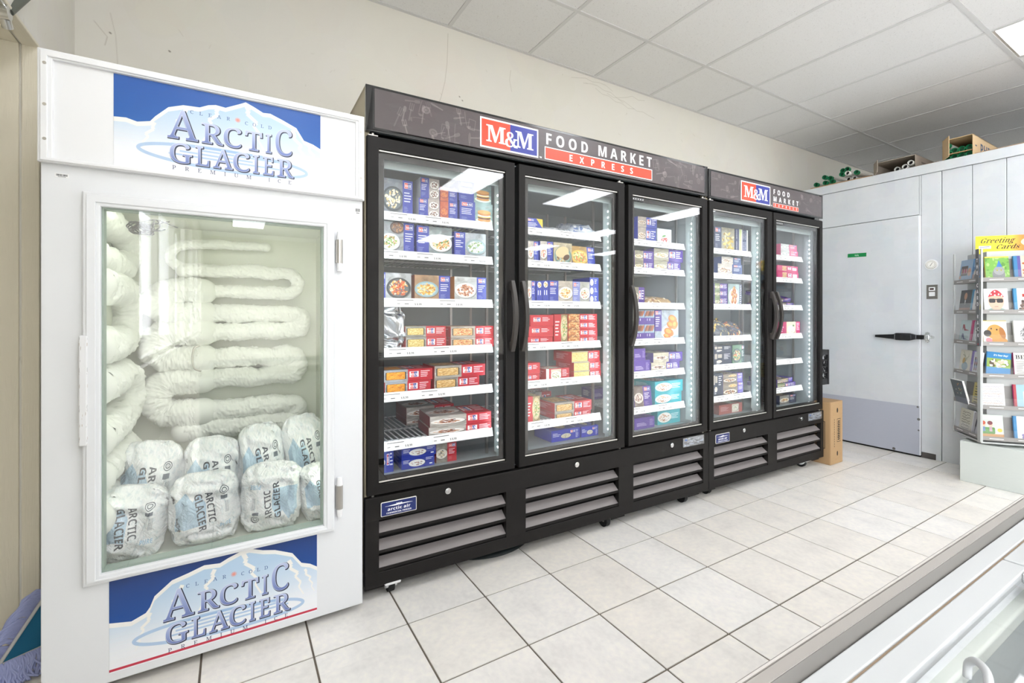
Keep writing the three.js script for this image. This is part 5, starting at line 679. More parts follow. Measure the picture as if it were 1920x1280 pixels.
{ // lamp tubes and their cartons on the roof of the cold room
  const green = std({ color: 0x12794c, roughness: 0.5 }), greenIn = std({ color: 0x0b4a30, roughness: 0.7 }), glassTube = std({ color: 0xd8d6d0, roughness: 0.4 }), ring_ = std({ color: 0xf0efea, roughness: 0.4 }), ROOF = 2.389, X = CX - 0.0;
  const cap = new THREE.LatheGeometry([[0.0165, 0.03], [0.0165, 0], [0.0195, -0.001], [0.0205, 0.003], [0.0205, 0.034], [0.0185, 0.036]].map((p) => new THREE.Vector2(...p)), 22), hole = cyl(0.0162, 0.004, 20).translate(0, 0.026, 0), body = cyl(0.0185, 1.14, 18).translate(0, 0.604, 0);
  const proto = group('lamp_tube'); obj('tube_body', body, glassTube, proto); const e = obj('end_cap', cap, green, proto); obj('cap_hollow', hole, greenIn, e);
  let first = true;
  const put = (s, y, label, grp, x = 0, dy = 0, dz = 0, white = false) => { let o = proto; if (!first) { o = proto.clone(); o.name = numbered('lamp_tube'); scene.add(o); } first = false;
    o.position.set(X + x, y, s - 1.064); o.quaternion.setFromUnitVectors(new THREE.Vector3(0, 1, 0), new THREE.Vector3(1, dy, dz).normalize()); tag(o, label, 'lamp tube', grp);
    if (white) o.traverse((m) => { if (m.name.startsWith('end_cap')) m.material = ring_; if (m.name.startsWith('cap_hollow')) m.material = M.dark; }); };
  const sheet = obj('cardboard_sheet', [bx(X + 0.01, ROOF, -0.68, X + 1.3, ROOF + 0.014, -0.17, 0.002)], M.kraft); tag(sheet, 'brown cardboard sheet under the loose lamp tubes on the cold room roof', 'cardboard');
  const g1 = 'loose lamp tubes on the cold room roof', y0 = ROOF + 0.0352;
  put(0.438, y0, 'single lamp tube with green end lying nearest the black freezers on the cold room roof', g1);
  put(0.518, y0, 'lower left lamp tube with green end in the pile of four on the roof', g1); put(0.578, y0, 'lower right lamp tube with green end in the pile of four on the roof', g1); put(0.518, y0 + 0.05, 'upper left lamp tube with green end in the pile of four on the roof', g1, -0.012, -0.01); put(0.557, y0 + 0.036, 'upper right lamp tube with green end in the pile of four on the roof', g1, 0.01);
  put(0.69, y0, 'bottom lamp tube with white end under the raised pile on the roof', g1, 0.05, 0, 0, true); put(0.735, y0, 'bottom right lamp tube with white end under the raised pile on the roof', g1, 0.06, 0, 0, true);
  put(0.672, y0 + 0.074, 'top left lamp tube with green end in the raised pile on the roof', g1, -0.01, -0.02); put(0.704, y0 + 0.08, 'topmost lamp tube with green end in the raised pile on the roof', g1, 0, -0.02); put(0.667, y0 + 0.04, 'lower left lamp tube with green end in the raised pile on the roof', g1, -0.02); put(0.709, y0 + 0.041, 'lamp tube with open white end in the raised pile on the roof', g1, -0.01, 0, 0, true); put(0.768, y0 + 0.037, 'lamp tube with green end lying right of the raised pile on the roof', g1, 0.02, -0.02);
  const carton = (name, label, z0, z1, h, mat, print) => { const c = tag(group(name), label, 'carton'), y = ROOF + 0.001, L = 1.24, t = 0.004, x0 = X + 0.03;
    obj('carton_bottom', bx(x0, y, z0, x0 + L, y + t, z1), mat, c); obj('carton_side', bx(x0, y + t, z0, x0 + L, y + h, z0 + t), mat, c); obj('carton_top', bx(x0, y + h - t, z0, x0 + L, y + h, z1), mat, c); obj('carton_back', bx(x0 + L - t, y + t, z0 + t, x0 + L, y + h - t, z1 - t), mat, c);
    const s = plate(0, 0, 0, L, h - t, t).translate(x0, y + t, z1 - t); obj('carton_side', s, print, c);
    obj('flap', bx(-0.13, y + t, -0.002, 0, y + h - t, 0.002).rotateY(0.55).translate(x0, 0, z0 + 0.003), mat, c); return c; };
  const grey = std({ color: 0xa79c8e, roughness: 0.85 }), printMat = (base, text) => std({ map: canvas(1024, 128, (g) => { g.fillStyle = base; g.fillRect(0, 0, 1024, 128); g.fillStyle = '#4b5a74'; if (text) { fit(g, text, 130, 34, 420, 62, 'bold $px sans-serif'); g.fillRect(40, 58, 30, 8); } else { g.fillStyle = 'rgba(90,80,76,.6)'; g.fillRect(100, 50, 260, 18); g.fillRect(100, 80, 180, 12); } }), roughness: 0.85 });
  carton('lamp_carton', 'low greyish open carton with two white tube ends on the cold room roof', -0.165, 0.13, 0.112, grey, printMat('#a79a8c'));
  carton('lamp_carton', 'taller brown open carton full of green-ended lamp tubes, on the cold room roof', 0.3, 0.48, 0.166, M.kraftPale, printMat('#cfb48d', 'PHILIPS'));
  put(1.06, ROOF + 0.026, 'lamp tube with dark open end at the left inside the low grey carton', 'tubes in the low carton', 0.05, 0, 0, true); put(1.125, ROOF + 0.026, 'lamp tube with open white end inside the low grey carton, left of the raised one', 'tubes in the low carton', 0.02, 0, 0, true); put(1.162, ROOF + 0.05, 'lamp tube with open white end inside the low grey carton, the raised right one', 'tubes in the low carton', 0.02, 0, 0, true);
  for (let k = 0; k < 4; k++) { const w = ['far left', 'second from left', 'second from right', 'far right'][k]; put(1.389 + k * 0.0425, ROOF + 0.0262, `green-ended lamp tube in the brown carton, lower row, ${w}`, 'tubes in the brown carton', 0.045); put(1.389 + k * 0.0425, ROOF + 0.0755, `green-ended lamp tube in the brown carton, upper row, ${w}`, 'tubes in the brown carton', 0.045); }
  put(1.392, ROOF + 0.121, 'green-ended lamp tube lying on top of the two rows in the brown carton', 'tubes in the brown carton', 0.03, -0.008, 0.06);
  tag(obj('carton_insert', [bx(X + 0.036, ROOF + 0.048, 0.306, X + 0.34, ROOF + 0.054, 0.474)], M.kraft), 'cardboard divider between the two rows of tubes in the brown carton', 'cardboard');
  tag(obj('cardboard_flap', [bx(X - 0.012, ROOF, 0.5, X + 0.3, ROOF + 0.004, 0.86, 0.001), bx(X - 0.014, ROOF, 0.2, X + 0.2, ROOF + 0.0009, 0.29)], M.kraft), 'loose brown cardboard at the roof edge, right of the brown carton', 'cardboard');
}
{ // floor carton, milk crate and its support between freezer and cold room
  const printFront = std({ map: canvas(256, 512, (g, w, h) => { g.fillStyle = '#b5956d'; g.fillRect(0, 0, w, h); for (let i = 0; i < 200; i++) { g.fillStyle = `rgba(${rnd() < 0.5 ? '150,105,60' : '205,165,115'},.12)`; g.fillRect(rr(0, w), rr(0, h), rr(10, 90), rr(1, 4)); } g.fillStyle = '#33291f'; g.strokeStyle = '#33291f'; g.save(); g.translate(w * 0.62, h * 0.28); g.rotate(Math.PI / 2); g.lineWidth = 4; g.strokeRect(0, -50, 190, 74); g.font = 'bold 52px serif'; g.fillText('|||||', 20, 4); for (let i = 0; i < 11; i++) g.fillRect(16 + i * 15, -36, 9, 46); g.restore(); g.beginPath(); g.ellipse(w * 0.55, 70, 16, 20, 0, 0, 7); g.fill(); g.beginPath(); g.ellipse(w * 0.55, 430, 14, 20, 0, 0, 7); g.fill(); for (let i = 0; i < 12; i++) g.fillRect(w * 0.28, 140 + i * 20, 8, 12); }), roughness: 0.85 });
  const c = tag(group('floor_carton'), 'tall brown carton standing on the floor right of the smaller black freezer', 'carton');
  obj('carton_body', bx(3.722, 0.0005, -0.395, 3.912, 0.488, -0.098, 0.004), M.kraft, c); say(obj('printed_face', plate(3.726, 0.004, -0.0985, 3.908, 0.484, -0.0965), printFront, c), 'face with black printing'); obj('printed_face', plate(0, 0, 0, 0.28, 0.47, 0.002).rotateY(-Math.PI / 2).translate(3.7215, 0.01, -0.385), std({ map: canvas(256, 384, (g, w, h) => { g.fillStyle = '#ad8d66'; g.fillRect(0, 0, w, h); g.fillStyle = '#2b2420'; g.strokeStyle = '#2b2420'; g.lineWidth = 4; g.strokeRect(150, 120, 76, 170); for (let i = 0; i < 14; i++) g.fillRect(160, 128 + i * 11, 54, 5 + (i % 3)); g.fillRect(190, 60, 22, 40); g.fillRect(190, 305, 22, 40); g.beginPath(); g.arc(170, 346, 18, 0, 7); g.fill(); }), roughness: 0.85 }), c);
  obj('flap_seam', bx(3.722, 0.487, -0.25, 3.912, 0.4885, -0.246), M.dark, c);
  tag(obj('support_carton', bx(3.76, 0.0005, -0.78, 4.2, 0.553, -0.44, 0.004), M.kraft), 'plain brown carton carrying the black crate, hidden behind the smaller black freezer', 'carton');
  const cr = tag(group('milk_crate', scene, [4.12, 0.554, -0.52]), 'black plastic milk crate seen behind the right edge of the smaller black freezer', 'crate'), blk = std({ color: 0x121315, roughness: 0.35 });
  const wall = (len) => { const g = [bx(-len / 2, 0, -0.006, len / 2, 0.05, 0.006, 0.002), bx(-len / 2, 0.262, -0.008, len / 2, 0.305, 0.008, 0.002), bx(-len / 2, 0, -0.01, -len / 2 + 0.02, 0.305, 0.01, 0.002), bx(len / 2 - 0.02, 0, -0.01, len / 2, 0.305, 0.01, 0.002)]; for (let i = -5; i < 6; i++) { for (const s of [-1, 1]) { const a = Math.max(-len / 2, Math.min(len / 2, i * 0.05 - s * 0.07)), b2 = Math.max(-len / 2, Math.min(len / 2, i * 0.05 + s * 0.07)); if (Math.abs(a - b2) > 0.02) g.push(bar([a, 0.04, 0], [b2, 0.27, 0], 0.0035, 6)); } } for (const y of [0.1, 0.155, 0.21]) g.push(bx(-len / 2, y, -0.003, len / 2, y + 0.007, 0.003)); return merge(g); };
  obj('crate_wall', wall(0.31).clone().translate(0, 0, 0.15), blk, cr); obj('crate_wall', wall(0.31).clone().translate(0, 0, -0.15), blk, cr); obj('crate_wall', wall(0.31).clone().rotateY(Math.PI / 2).translate(0.15, 0, 0), blk, cr); obj('crate_wall', wall(0.31).clone().rotateY(Math.PI / 2).translate(-0.15, 0, 0), blk, cr); obj('crate_floor', bx(-0.15, 0, -0.15, 0.15, 0.008, 0.15), blk, cr);
}
{ // round rubber mat under the large freezer
  const prof = [[0, 0.004], [0.2, 0.004], [0.21, 0.012], [0.222, 0.012], [0.228, 0.006], [0.236, 0.014], [0.25, 0.014], [0.256, 0.008], [0.264, 0.018], [0.282, 0.018], [0.294, 0.008], [0.3, 0]].map((p) => new THREE.Vector2(...p));
  const m = obj('rubber_mat', new THREE.LatheGeometry(prof, 64), std({ color: 0x1d2627, roughness: 0.5 })); m.position.set(0.885, 0.0008, -0.545); tag(m, 'round black ribbed mat on the floor under the large black freezer', 'mat');
}

// ---------------------------------------------------------------- greeting card rack
const CARDS = [
  ['card with a grey cat in a blue party hat on green', (g) => { g.fillStyle = '#7fbf4a'; g.fillRect(0, 0, 256, 256); for (let i = 0; i < 40; i++) { g.fillStyle = ['#9ad25f', '#5f9f35', '#b7df7e'][i % 3]; g.beginPath(); g.ellipse(rr(0, 256), rr(0, 256), rr(8, 26), rr(6, 20), 0, 0, 7); g.fill(); } g.fillStyle = '#efe14a'; g.fillRect(0, 0, 256, 16); g.fillStyle = '#85888c'; g.beginPath(); g.ellipse(140, 190, 66, 70, 0, 0, 7); g.fill(); g.fillStyle = '#a6a9ac'; g.beginPath(); g.ellipse(146, 150, 56, 46, 0, 0, 7); g.fill(); g.fillStyle = '#2f7fd0'; g.beginPath(); g.moveTo(150, 40); g.lineTo(120, 112); g.lineTo(182, 112); g.fill(); g.fillStyle = '#d6c93a'; for (const x of [126, 168]) { g.beginPath(); g.arc(x, 146, 9, 0, 7); g.fill(); } g.fillStyle = '#222'; for (const x of [126, 168]) { g.beginPath(); g.arc(x, 146, 4, 0, 7); g.fill(); } g.fillStyle = '#c04a8f'; g.fillRect(0, 238, 256, 18); }],
  ['card with a baby in sunglasses and a red spotted headscarf', (g) => { g.fillStyle = '#f5f5f5'; g.fillRect(0, 0, 256, 256); g.fillStyle = '#8fbfae'; g.beginPath(); g.ellipse(128, 262, 124, 62, 0, 0, 7); g.fill(); g.fillStyle = '#f0c3a8'; g.beginPath(); g.ellipse(128, 130, 82, 96, 0, 0, 7); g.fill(); g.fillStyle = '#d2293a'; g.beginPath(); g.moveTo(44, 92); g.quadraticCurveTo(128, -60, 214, 92); g.quadraticCurveTo(128, 60, 44, 92); g.fill(); g.fillStyle = '#fff'; for (const [x, y] of [[80, 60], [120, 34], [160, 62], [120, 70], [190, 76]]) { g.beginPath(); g.arc(x, y, 9, 0, 7); g.fill(); } g.fillStyle = '#1b1b1d'; g.beginPath(); g.roundRect(54, 106, 68, 44, 16); g.fill(); g.beginPath(); g.roundRect(134, 106, 68, 44, 16); g.fill(); g.fillRect(110, 110, 34, 10); g.strokeStyle = '#b06a5a'; g.lineWidth = 5; g.beginPath(); g.moveTo(108, 190); g.lineTo(148, 188); g.stroke(); g.fillStyle = '#c04a8f'; g.fillRect(0, 240, 256, 16); }],
  ['card with a golden puppy showing its tongue', (g) => { g.fillStyle = '#f7f4ee'; g.fillRect(0, 0, 256, 256); g.fillStyle = '#d9973f'; g.beginPath(); g.ellipse(160, 240, 100, 70, -0.2, 0, 7); g.fill(); g.fillStyle = '#e0a34a'; g.beginPath(); g.ellipse(130, 120, 86, 76, 0, 0, 7); g.fill(); g.fillStyle = '#b9742a'; g.beginPath(); g.ellipse(206, 130, 30, 62, -0.3, 0, 7); g.fill(); g.fillStyle = '#2b2522'; g.beginPath(); g.ellipse(50, 134, 40, 34, 0, 0, 7); g.fill(); g.fillStyle = '#e58f9c'; g.beginPath(); g.ellipse(62, 206, 34, 26, 0.2, 0, 7); g.fill(); g.fillStyle = '#4a2c16'; for (const [x, y] of [[92, 86], [150, 96]]) { g.beginPath(); g.arc(x, y, 9, 0, 7); g.fill(); } g.fillStyle = '#c04a8f'; g.fillRect(0, 240, 256, 16); g.fillStyle = '#e6cf4a'; g.fillRect(0, 0, 256, 9); }],
  ["bright blue tilted card with a row of white puppies", (g) => { g.fillStyle = '#0c86c6'; g.fillRect(0, 0, 256, 256); g.fillStyle = '#8fb04a'; g.fillRect(0, 66, 256, 92); for (let i = 0; i < 22; i++) { g.fillStyle = ['#f3ece0', '#dccbb0', '#5a4632', '#faf6ef'][i % 4]; g.beginPath(); g.ellipse(rr(10, 246), rr(84, 144), rr(10, 26), rr(9, 18), 0, 0, 7); g.fill(); } g.fillStyle = '#fff'; fit(g, "It's Your Day!", 70, 24, 150, 18, 'bold italic $px sans-serif'); }],
  ['white card covered with fine handwritten lettering', (g) => { g.fillStyle = '#f7f5f2'; g.fillRect(0, 0, 256, 256); for (let r = 0; r < 9; r++) { g.strokeStyle = ['#8d86a0', '#a89a8a', '#7f8a94', '#b07a5a'][r % 4]; g.lineWidth = 2.4; g.beginPath(); let x = 24; g.moveTo(x, 34 + r * 24); while (x < 226) { x += rr(3, 10); g.lineTo(x, 34 + r * 24 + rr(-8, 8)); } g.stroke(); } }],
  ['card with two cartoon children on a green sofa', (g) => { g.fillStyle = '#dfe9df'; g.fillRect(0, 0, 256, 256); g.fillStyle = '#f6f6f2'; for (const x of [10, 92, 170]) g.fillRect(x, 14, 72, 34); g.fillStyle = '#d9a066'; g.fillRect(0, 196, 256, 60); g.fillStyle = '#5f9a4a'; g.beginPath(); g.roundRect(0, 130, 164, 66, 14); g.fill(); for (const [x, c, b] of [[46, '#d2502a', '#6f8fc0'], [120, '#7c2f3a', '#c9a6b8']]) { g.fillStyle = '#f0cdb0'; g.beginPath(); g.ellipse(x, 104, 22, 24, 0, 0, 7); g.fill(); g.fillStyle = c; g.beginPath(); g.ellipse(x - 5, 86, 28, 20, 0, 0, 7); g.fill(); g.fillStyle = b; g.fillRect(x - 15, 126, 30, 46); } g.fillStyle = '#e8d23a'; g.beginPath(); g.ellipse(214, 156, 26, 18, 0, 0, 7); g.fill(); }],
  ['peach card behind blue envelopes', (g) => { g.fillStyle = '#f2d9c2'; g.fillRect(0, 0, 256, 256); g.fillStyle = '#2f86c0'; g.fillRect(0, 0, 40, 256); g.fillStyle = '#5f55a8'; g.fillRect(40, 0, 34, 256); g.fillStyle = '#c04a8f'; g.fillRect(74, 230, 182, 26); for (let i = 0; i < 14; i++) { g.fillStyle = ['#c9683a', '#d9a05a', '#8a5a3a'][i % 3]; g.beginPath(); g.ellipse(rr(100, 240), rr(30, 200), 14, 10, 0, 0, 7); g.fill(); } }],
  ['card with red and brown party shapes', (g) => { g.fillStyle = '#f3efe8'; g.fillRect(0, 0, 256, 256); g.fillStyle = '#3f9fd0'; g.fillRect(0, 0, 36, 256); for (let i = 0; i < 30; i++) { g.fillStyle = ['#5a3326', '#7c4a34', '#3f241a'][i % 3]; g.beginPath(); g.ellipse(rr(60, 240), rr(130, 220), 16, 12, 0, 0, 7); g.fill(); } g.fillStyle = '#d0342c'; g.fillRect(90, 60, 120, 30); g.fillStyle = '#8a3a8c'; g.fillRect(36, 232, 220, 24); }],
  ['white card with a grey pencil sketch', (g) => { g.fillStyle = '#f1f1f0'; g.fillRect(0, 0, 256, 256); g.strokeStyle = '#55565a'; for (let i = 0; i < 40; i++) { g.lineWidth = rr(1, 5); g.beginPath(); g.moveTo(rr(60, 220), rr(60, 220)); g.lineTo(rr(60, 220), rr(60, 220)); g.stroke(); } g.fillStyle = '#c04a8f'; g.fillRect(0, 236, 256, 20); }],
  ['white card with a beer glass and large dark lettering', (g) => { g.fillStyle = '#f2efe8'; g.fillRect(0, 0, 256, 256); g.fillStyle = '#2b2b2b'; fit(g, 'BEER', 20, 26, 200, 40, 'bold $px serif'); g.fillStyle = '#d9972a'; g.beginPath(); g.moveTo(150, 90); g.lineTo(236, 90); g.lineTo(222, 226); g.lineTo(164, 226); g.fill(); g.fillStyle = '#fff7e6'; g.fillRect(148, 78, 90, 22); g.fillStyle = '#555'; for (let i = 0; i < 8; i++) g.fillRect(24, 92 + i * 17, rr(60, 100), 4); g.fillStyle = '#8a2f7c'; g.fillRect(0, 236, 256, 20); }],
  ['pale blue card with a small black and white photograph', (g) => { g.fillStyle = '#a9d0e0'; g.fillRect(0, 0, 256, 256); g.fillStyle = '#c0394a'; g.fillRect(0, 0, 30, 256); g.fillStyle = '#fff'; g.fillRect(100, 70, 120, 140); g.fillStyle = '#3a3a3c'; g.fillRect(110, 80, 100, 120); for (let i = 0; i < 12; i++) { g.fillStyle = ['#999', '#ccc', '#666'][i % 3]; g.beginPath(); g.ellipse(rr(120, 200), rr(90, 190), 14, 18, 0, 0, 7); g.fill(); } }],
  ['white card with a small purple flower', (g) => { g.fillStyle = '#f5f5f6'; g.fillRect(0, 0, 256, 256); g.fillStyle = '#3f93cc'; g.fillRect(0, 0, 34, 256); g.fillStyle = '#8f86c0'; for (let i = 0; i < 5; i++) { g.beginPath(); g.ellipse(110 + 20 * Math.cos(i * 1.26), 200 + 20 * Math.sin(i * 1.26), 16, 12, i, 0, 7); g.fill(); } }],
  ['blue card with hands holding a photograph', (g) => { g.fillStyle = '#a4c4e6'; g.fillRect(0, 0, 256, 256); g.fillStyle = '#4a3a34'; g.fillRect(30, 70, 130, 106); for (let i = 0; i < 7; i++) { g.fillStyle = ['#d9c2ae', '#8a5a4a', '#c04a8f'][i % 3]; g.beginPath(); g.ellipse(46 + i * 16, 126, 9, 30, 0, 0, 7); g.fill(); } g.fillStyle = '#dfa98a'; g.beginPath(); g.ellipse(196, 140, 34, 44, 0, 0, 7); g.fill(); g.beginPath(); g.ellipse(22, 190, 22, 20, 0, 0, 7); g.fill(); g.fillStyle = '#8a4a4a'; g.fillRect(0, 232, 256, 24); }],
  ['dark card with a man in a suit at a desk', (g) => { g.fillStyle = '#1f2422'; g.fillRect(0, 0, 256, 256); g.fillStyle = '#c08a6a'; g.beginPath(); g.ellipse(110, 70, 30, 40, 0, 0, 7); g.fill(); g.fillStyle = '#121417'; g.beginPath(); g.ellipse(110, 170, 74, 60, 0, 0, 7); g.fill(); g.fillStyle = '#eee'; g.beginPath(); g.moveTo(98, 112); g.lineTo(124, 112); g.lineTo(111, 170); g.fill(); g.fillStyle = '#b07f66'; g.fillRect(0, 196, 256, 60); g.fillStyle = '#2f8fb0'; g.fillRect(226, 0, 30, 256); }],
  ['pale blue card with two high-heeled shoes', (g) => { g.fillStyle = '#cfe3e6'; g.fillRect(0, 0, 256, 256); for (const [y, c] of [[50, '#a02438'], [150, '#5a5f8a']]) { g.fillStyle = c; g.beginPath(); g.moveTo(50, y); g.lineTo(84, y); g.lineTo(110, y + 50); g.lineTo(190, y + 64); g.lineTo(90, y + 68); g.lineTo(70, y + 34); g.lineTo(56, y + 70); g.fill(); } g.fillStyle = '#c8347a'; g.fillRect(216, 0, 40, 256); }],
  ['cream card with a blue painted jug', (g) => { g.fillStyle = '#efead6'; g.fillRect(0, 0, 256, 256); g.fillStyle = '#7f9fae'; g.beginPath(); g.ellipse(110, 180, 60, 44, 0, 0, 7); g.fill(); g.fillStyle = '#c9a04a'; g.beginPath(); g.ellipse(80, 120, 22, 34, 0.3, 0, 7); g.fill(); g.strokeStyle = '#8a8f6a'; g.lineWidth = 4; for (let i = 0; i < 6; i++) { g.beginPath(); g.moveTo(100, 140); g.quadraticCurveTo(rr(40, 180), 80, rr(40, 190), rr(20, 70)); g.stroke(); } g.fillStyle = '#8f7fbf'; g.fillRect(222, 0, 34, 256); }],
  ['dark card leaning out in front of orange envelopes', (g) => { g.fillStyle = '#33444a'; g.fillRect(0, 0, 256, 256); for (let i = 0; i < 20; i++) { g.fillStyle = ['#d9b04a', '#c0503a', '#e8e0cc', '#7fae8a'][i % 4]; g.fillRect(rr(40, 200), rr(30, 160), rr(8, 26), 8); } g.fillStyle = '#6f7680'; g.fillRect(0, 190, 256, 66); }],
  ['cream card with rows of dark lettering', (g) => { g.fillStyle = '#e9e6d2'; g.fillRect(0, 0, 256, 256); for (let r = 0; r < 7; r++) { g.strokeStyle = '#4a4a36'; g.lineWidth = 4; g.beginPath(); let x = 40; g.moveTo(x, 40 + r * 28); while (x < 200) { x += rr(5, 14); g.lineTo(x, 40 + r * 28 + rr(-9, 9)); } g.stroke(); } }],
  ['blue card with dogs on a beach', (g) => { g.fillStyle = '#8fb6de'; g.fillRect(0, 0, 256, 256); g.fillStyle = '#4f83b8'; g.fillRect(0, 90, 256, 70); g.fillStyle = '#b98f84'; g.fillRect(0, 170, 256, 86); for (const [x, y, c] of [[90, 150, '#e6dac6'], [150, 110, '#33302e'], [180, 160, '#6b5a4a'], [110, 200, '#3f3a36']]) { g.fillStyle = c; g.beginPath(); g.ellipse(x, y, 44, 32, 0, 0, 7); g.fill(); } }],
  ['white card with a drawn woman carrying bags', (g) => { g.fillStyle = '#efeeea'; g.fillRect(0, 0, 256, 256); g.fillStyle = '#4a3a3a'; g.beginPath(); g.ellipse(120, 60, 30, 34, 0, 0, 7); g.fill(); g.fillStyle = '#6b5a66'; g.beginPath(); g.moveTo(120, 90); g.lineTo(160, 180); g.lineTo(84, 180); g.fill(); g.fillStyle = '#5a4a8c'; g.beginPath(); g.ellipse(184, 120, 34, 26, 0, 0, 7); g.fill(); g.fillStyle = '#3a3434'; g.fillRect(104, 180, 8, 60); g.fillRect(132, 180, 8, 60); }],
  ['grey card with round googly eyes', (g) => { g.fillStyle = '#b9bcc4'; g.fillRect(0, 0, 256, 256); g.fillStyle = '#dfe1e6'; g.beginPath(); g.ellipse(128, 150, 84, 70, 0, 0, 7); g.fill(); for (const x of [90, 170]) { g.fillStyle = '#fff'; g.beginPath(); g.arc(x, 96, 30, 0, 7); g.fill(); g.fillStyle = '#222'; g.beginPath(); g.arc(x + 6, 104, 10, 0, 7); g.fill(); } g.strokeStyle = '#444'; g.lineWidth = 4; g.beginPath(); g.arc(128, 150, 40, 0.3, 2.8); g.stroke(); g.fillStyle = '#9a3a3a'; g.fillRect(40, 240, 140, 10); }],
  ['white card with three striped bars', (g) => { g.fillStyle = '#eceef4'; g.fillRect(0, 0, 256, 256); for (const x of [50, 108, 172]) { for (let k = 0; k < 9; k++) { g.fillStyle = ['#8a4a3a', '#2f3f6a', '#5f8fc0', '#8a5a7a'][k % 4]; g.fillRect(x, 60 + k * 16, 34, 16); } } }],
  ['yellow card with lettering', (g) => { g.fillStyle = '#e8d98a'; g.fillRect(0, 0, 256, 256); for (let r = 0; r < 7; r++) { g.fillStyle = r % 3 === 1 ? '#7f9a8a' : '#5a5236'; g.fillRect(50 + rr(0, 16), 40 + r * 28, rr(100, 150), 10); } }],
  ['black and white card with a dancing couple', (g) => { g.fillStyle = '#c9c9cc'; g.fillRect(0, 0, 256, 256); g.fillStyle = '#3f4046'; for (const [x, a] of [[100, 0.2], [200, -0.2]]) { g.save(); g.translate(x, 130); g.rotate(a); g.beginPath(); g.ellipse(0, 0, 24, 70, 0, 0, 7); g.fill(); g.beginPath(); g.arc(0, -84, 17, 0, 7); g.fill(); g.fillRect(-16, 60, 10, 60); g.fillRect(8, 60, 10, 60); g.restore(); } }],
];
{
  const cardMap = canvas(1536, 1024, (g) => CARDS.forEach(([, draw], n) => { g.save(); g.translate((n % 6) * 256, Math.floor(n / 6) * 256); g.beginPath(); g.rect(0, 0, 256, 256); g.clip(); draw(g); g.restore(); }));
  const cardMat = phy({ map: cardMap, color: 0xd8d8d8, roughness: 0.35, clearcoat: 0.3 }), greyPlastic = std({ color: 0x8d8b88, roughness: 0.45 }), pale = std({ color: 0xb9bcba, roughness: 0.45 }), edgeMats = ['#4a8fc4', '#f2f2ee', '#c8347a', '#e2cf4a', '#8f7fbf', '#dfe3e6'].map((c) => std({ color: c, roughness: 0.6 }));
  const plinth = tag(group('rack_plinth'), 'pale grey white plinth under the greeting card rack', 'plinth'); obj('plinth_body', bx(4.155, 0, 0.53, 4.575, 0.282, 1.25, 0.004), std({ color: 0xc4c9c4, roughness: 0.5, bumpMap: again(blotch, 2), bumpScale: 0.0006 }), plinth);
  const HALF = 0.1675, rack = tag(group('card_rack', scene, [4.336, 0, 0.674], 50.2 * Math.PI / -180), 'square clear and grey greeting card rack with shelves on every side', 'card rack');
  obj('rack_base', [bx(-HALF, 0.2985, -HALF, HALF, 0.308, HALF, 0.002), cyl(0.1, 0.016, 32).translate(0, 0.2905, 0)], pale, rack);
  obj('rack_core', bx(-0.11, 0.308, -0.11, 0.11, 1.6, 0.11, 0.004), pale, rack); for (const [x, z] of [[-1, 1], [1, 1], [-1, -1], [1, -1]]) obj('corner_post', bx(x * (HALF - 0.006) - 0.005, 0.308, z * (HALF - 0.006) - 0.005, x * (HALF - 0.006) + 0.005, 1.615, z * (HALF - 0.006) + 0.005, 0.001), pale, rack);
  say(obj('title_strip', plate(0, 0, 0, 0.036, 0.66, 0.003).rotateY(-Math.PI / 2).rotateX(-0.02).translate(-HALF - 0.004, 0.955, HALF - 0.036), std({ map: canvas(64, 1024, (g, w, h) => { g.fillStyle = '#5b5c60'; g.fillRect(0, 0, w, h); g.fillStyle = '#fff'; g.font = 'bold 54px sans-serif'; g.textAlign = 'center'; [...'THE CARD RACK'].forEach((ch, i) => g.fillText(ch, w / 2, 140 + i * 66)); g.fillStyle = '#c0303a'; g.beginPath(); g.arc(w / 2, 1006, 10, 0, 7); g.fill(); }), roughness: 0.4 }), rack), 'dark grey strip with white lettering down the corner');
  obj('corner_strip', bx(-HALF - 0.004, 0.308, HALF - 0.034, -HALF, 0.955, HALF, 0.001), pale, rack);
  const rows = [1.405, 1.188, 0.972, 0.758, 0.545, 0.334], stripMat = std({ map: canvas(512, 64, (g, w, h) => { g.fillStyle = '#8e8b88'; g.fillRect(0, 0, w, h); g.fillStyle = '#eee'; for (const x of [60, 300]) g.fillRect(x, 28, 120, 10); }), roughness: 0.45 });
  rows.forEach((y) => { for (const f of [0, 1]) { const p = group('card_pocket', rack); p.rotation.y = f ? -Math.PI / 2 : 0; // f = 1 turns the pocket to the left-hand face
    obj('ledge', bx(-HALF + 0.008, y - 0.014, 0.11, HALF - 0.008, y - 0.01, HALF - 0.002), greyPlastic, p); say(obj('label_strip', plate(-HALF + 0.008, y - 0.014, HALF - 0.004, HALF - 0.008, y + 0.014, HALF - 0.0015), stripMat, p), 'grey label strip'); say(obj('clear_lip', bx(-HALF + 0.008, y + 0.014, HALF - 0.0035, HALF - 0.008, y + 0.062, HALF - 0.002), acrylic, p), 'clear plastic lip'); say(obj('back_board', bx(-0.11, y - 0.01, 0.111, 0.11, y + 0.14, 0.114), greyPlastic, p), 'grey back board'); } });
  const place = (n, face, s, w, row, h, mat, where, tilt = -0.12, rz = 0, out = 0, thick = 0.012) => { const g = new THREE.BoxGeometry(w, h, thick); g.translate(0, h / 2, 0); const uv = g.attributes.uv, i = n % 6, j = Math.floor(n / 6); for (let k = 16; k < 20; k++) uv.setXY(k, (i + 0.01 + uv.getX(k) * 0.98) / 6, 1 - (j + 0.99 - uv.getY(k) * 0.98) / 4);
    const m = shade(new THREE.Mesh(g, [mat, mat, mat, mat, cardMat, mat])); m.name = numbered('greeting_card'); scene.add(m); rack.updateMatrixWorld(true);
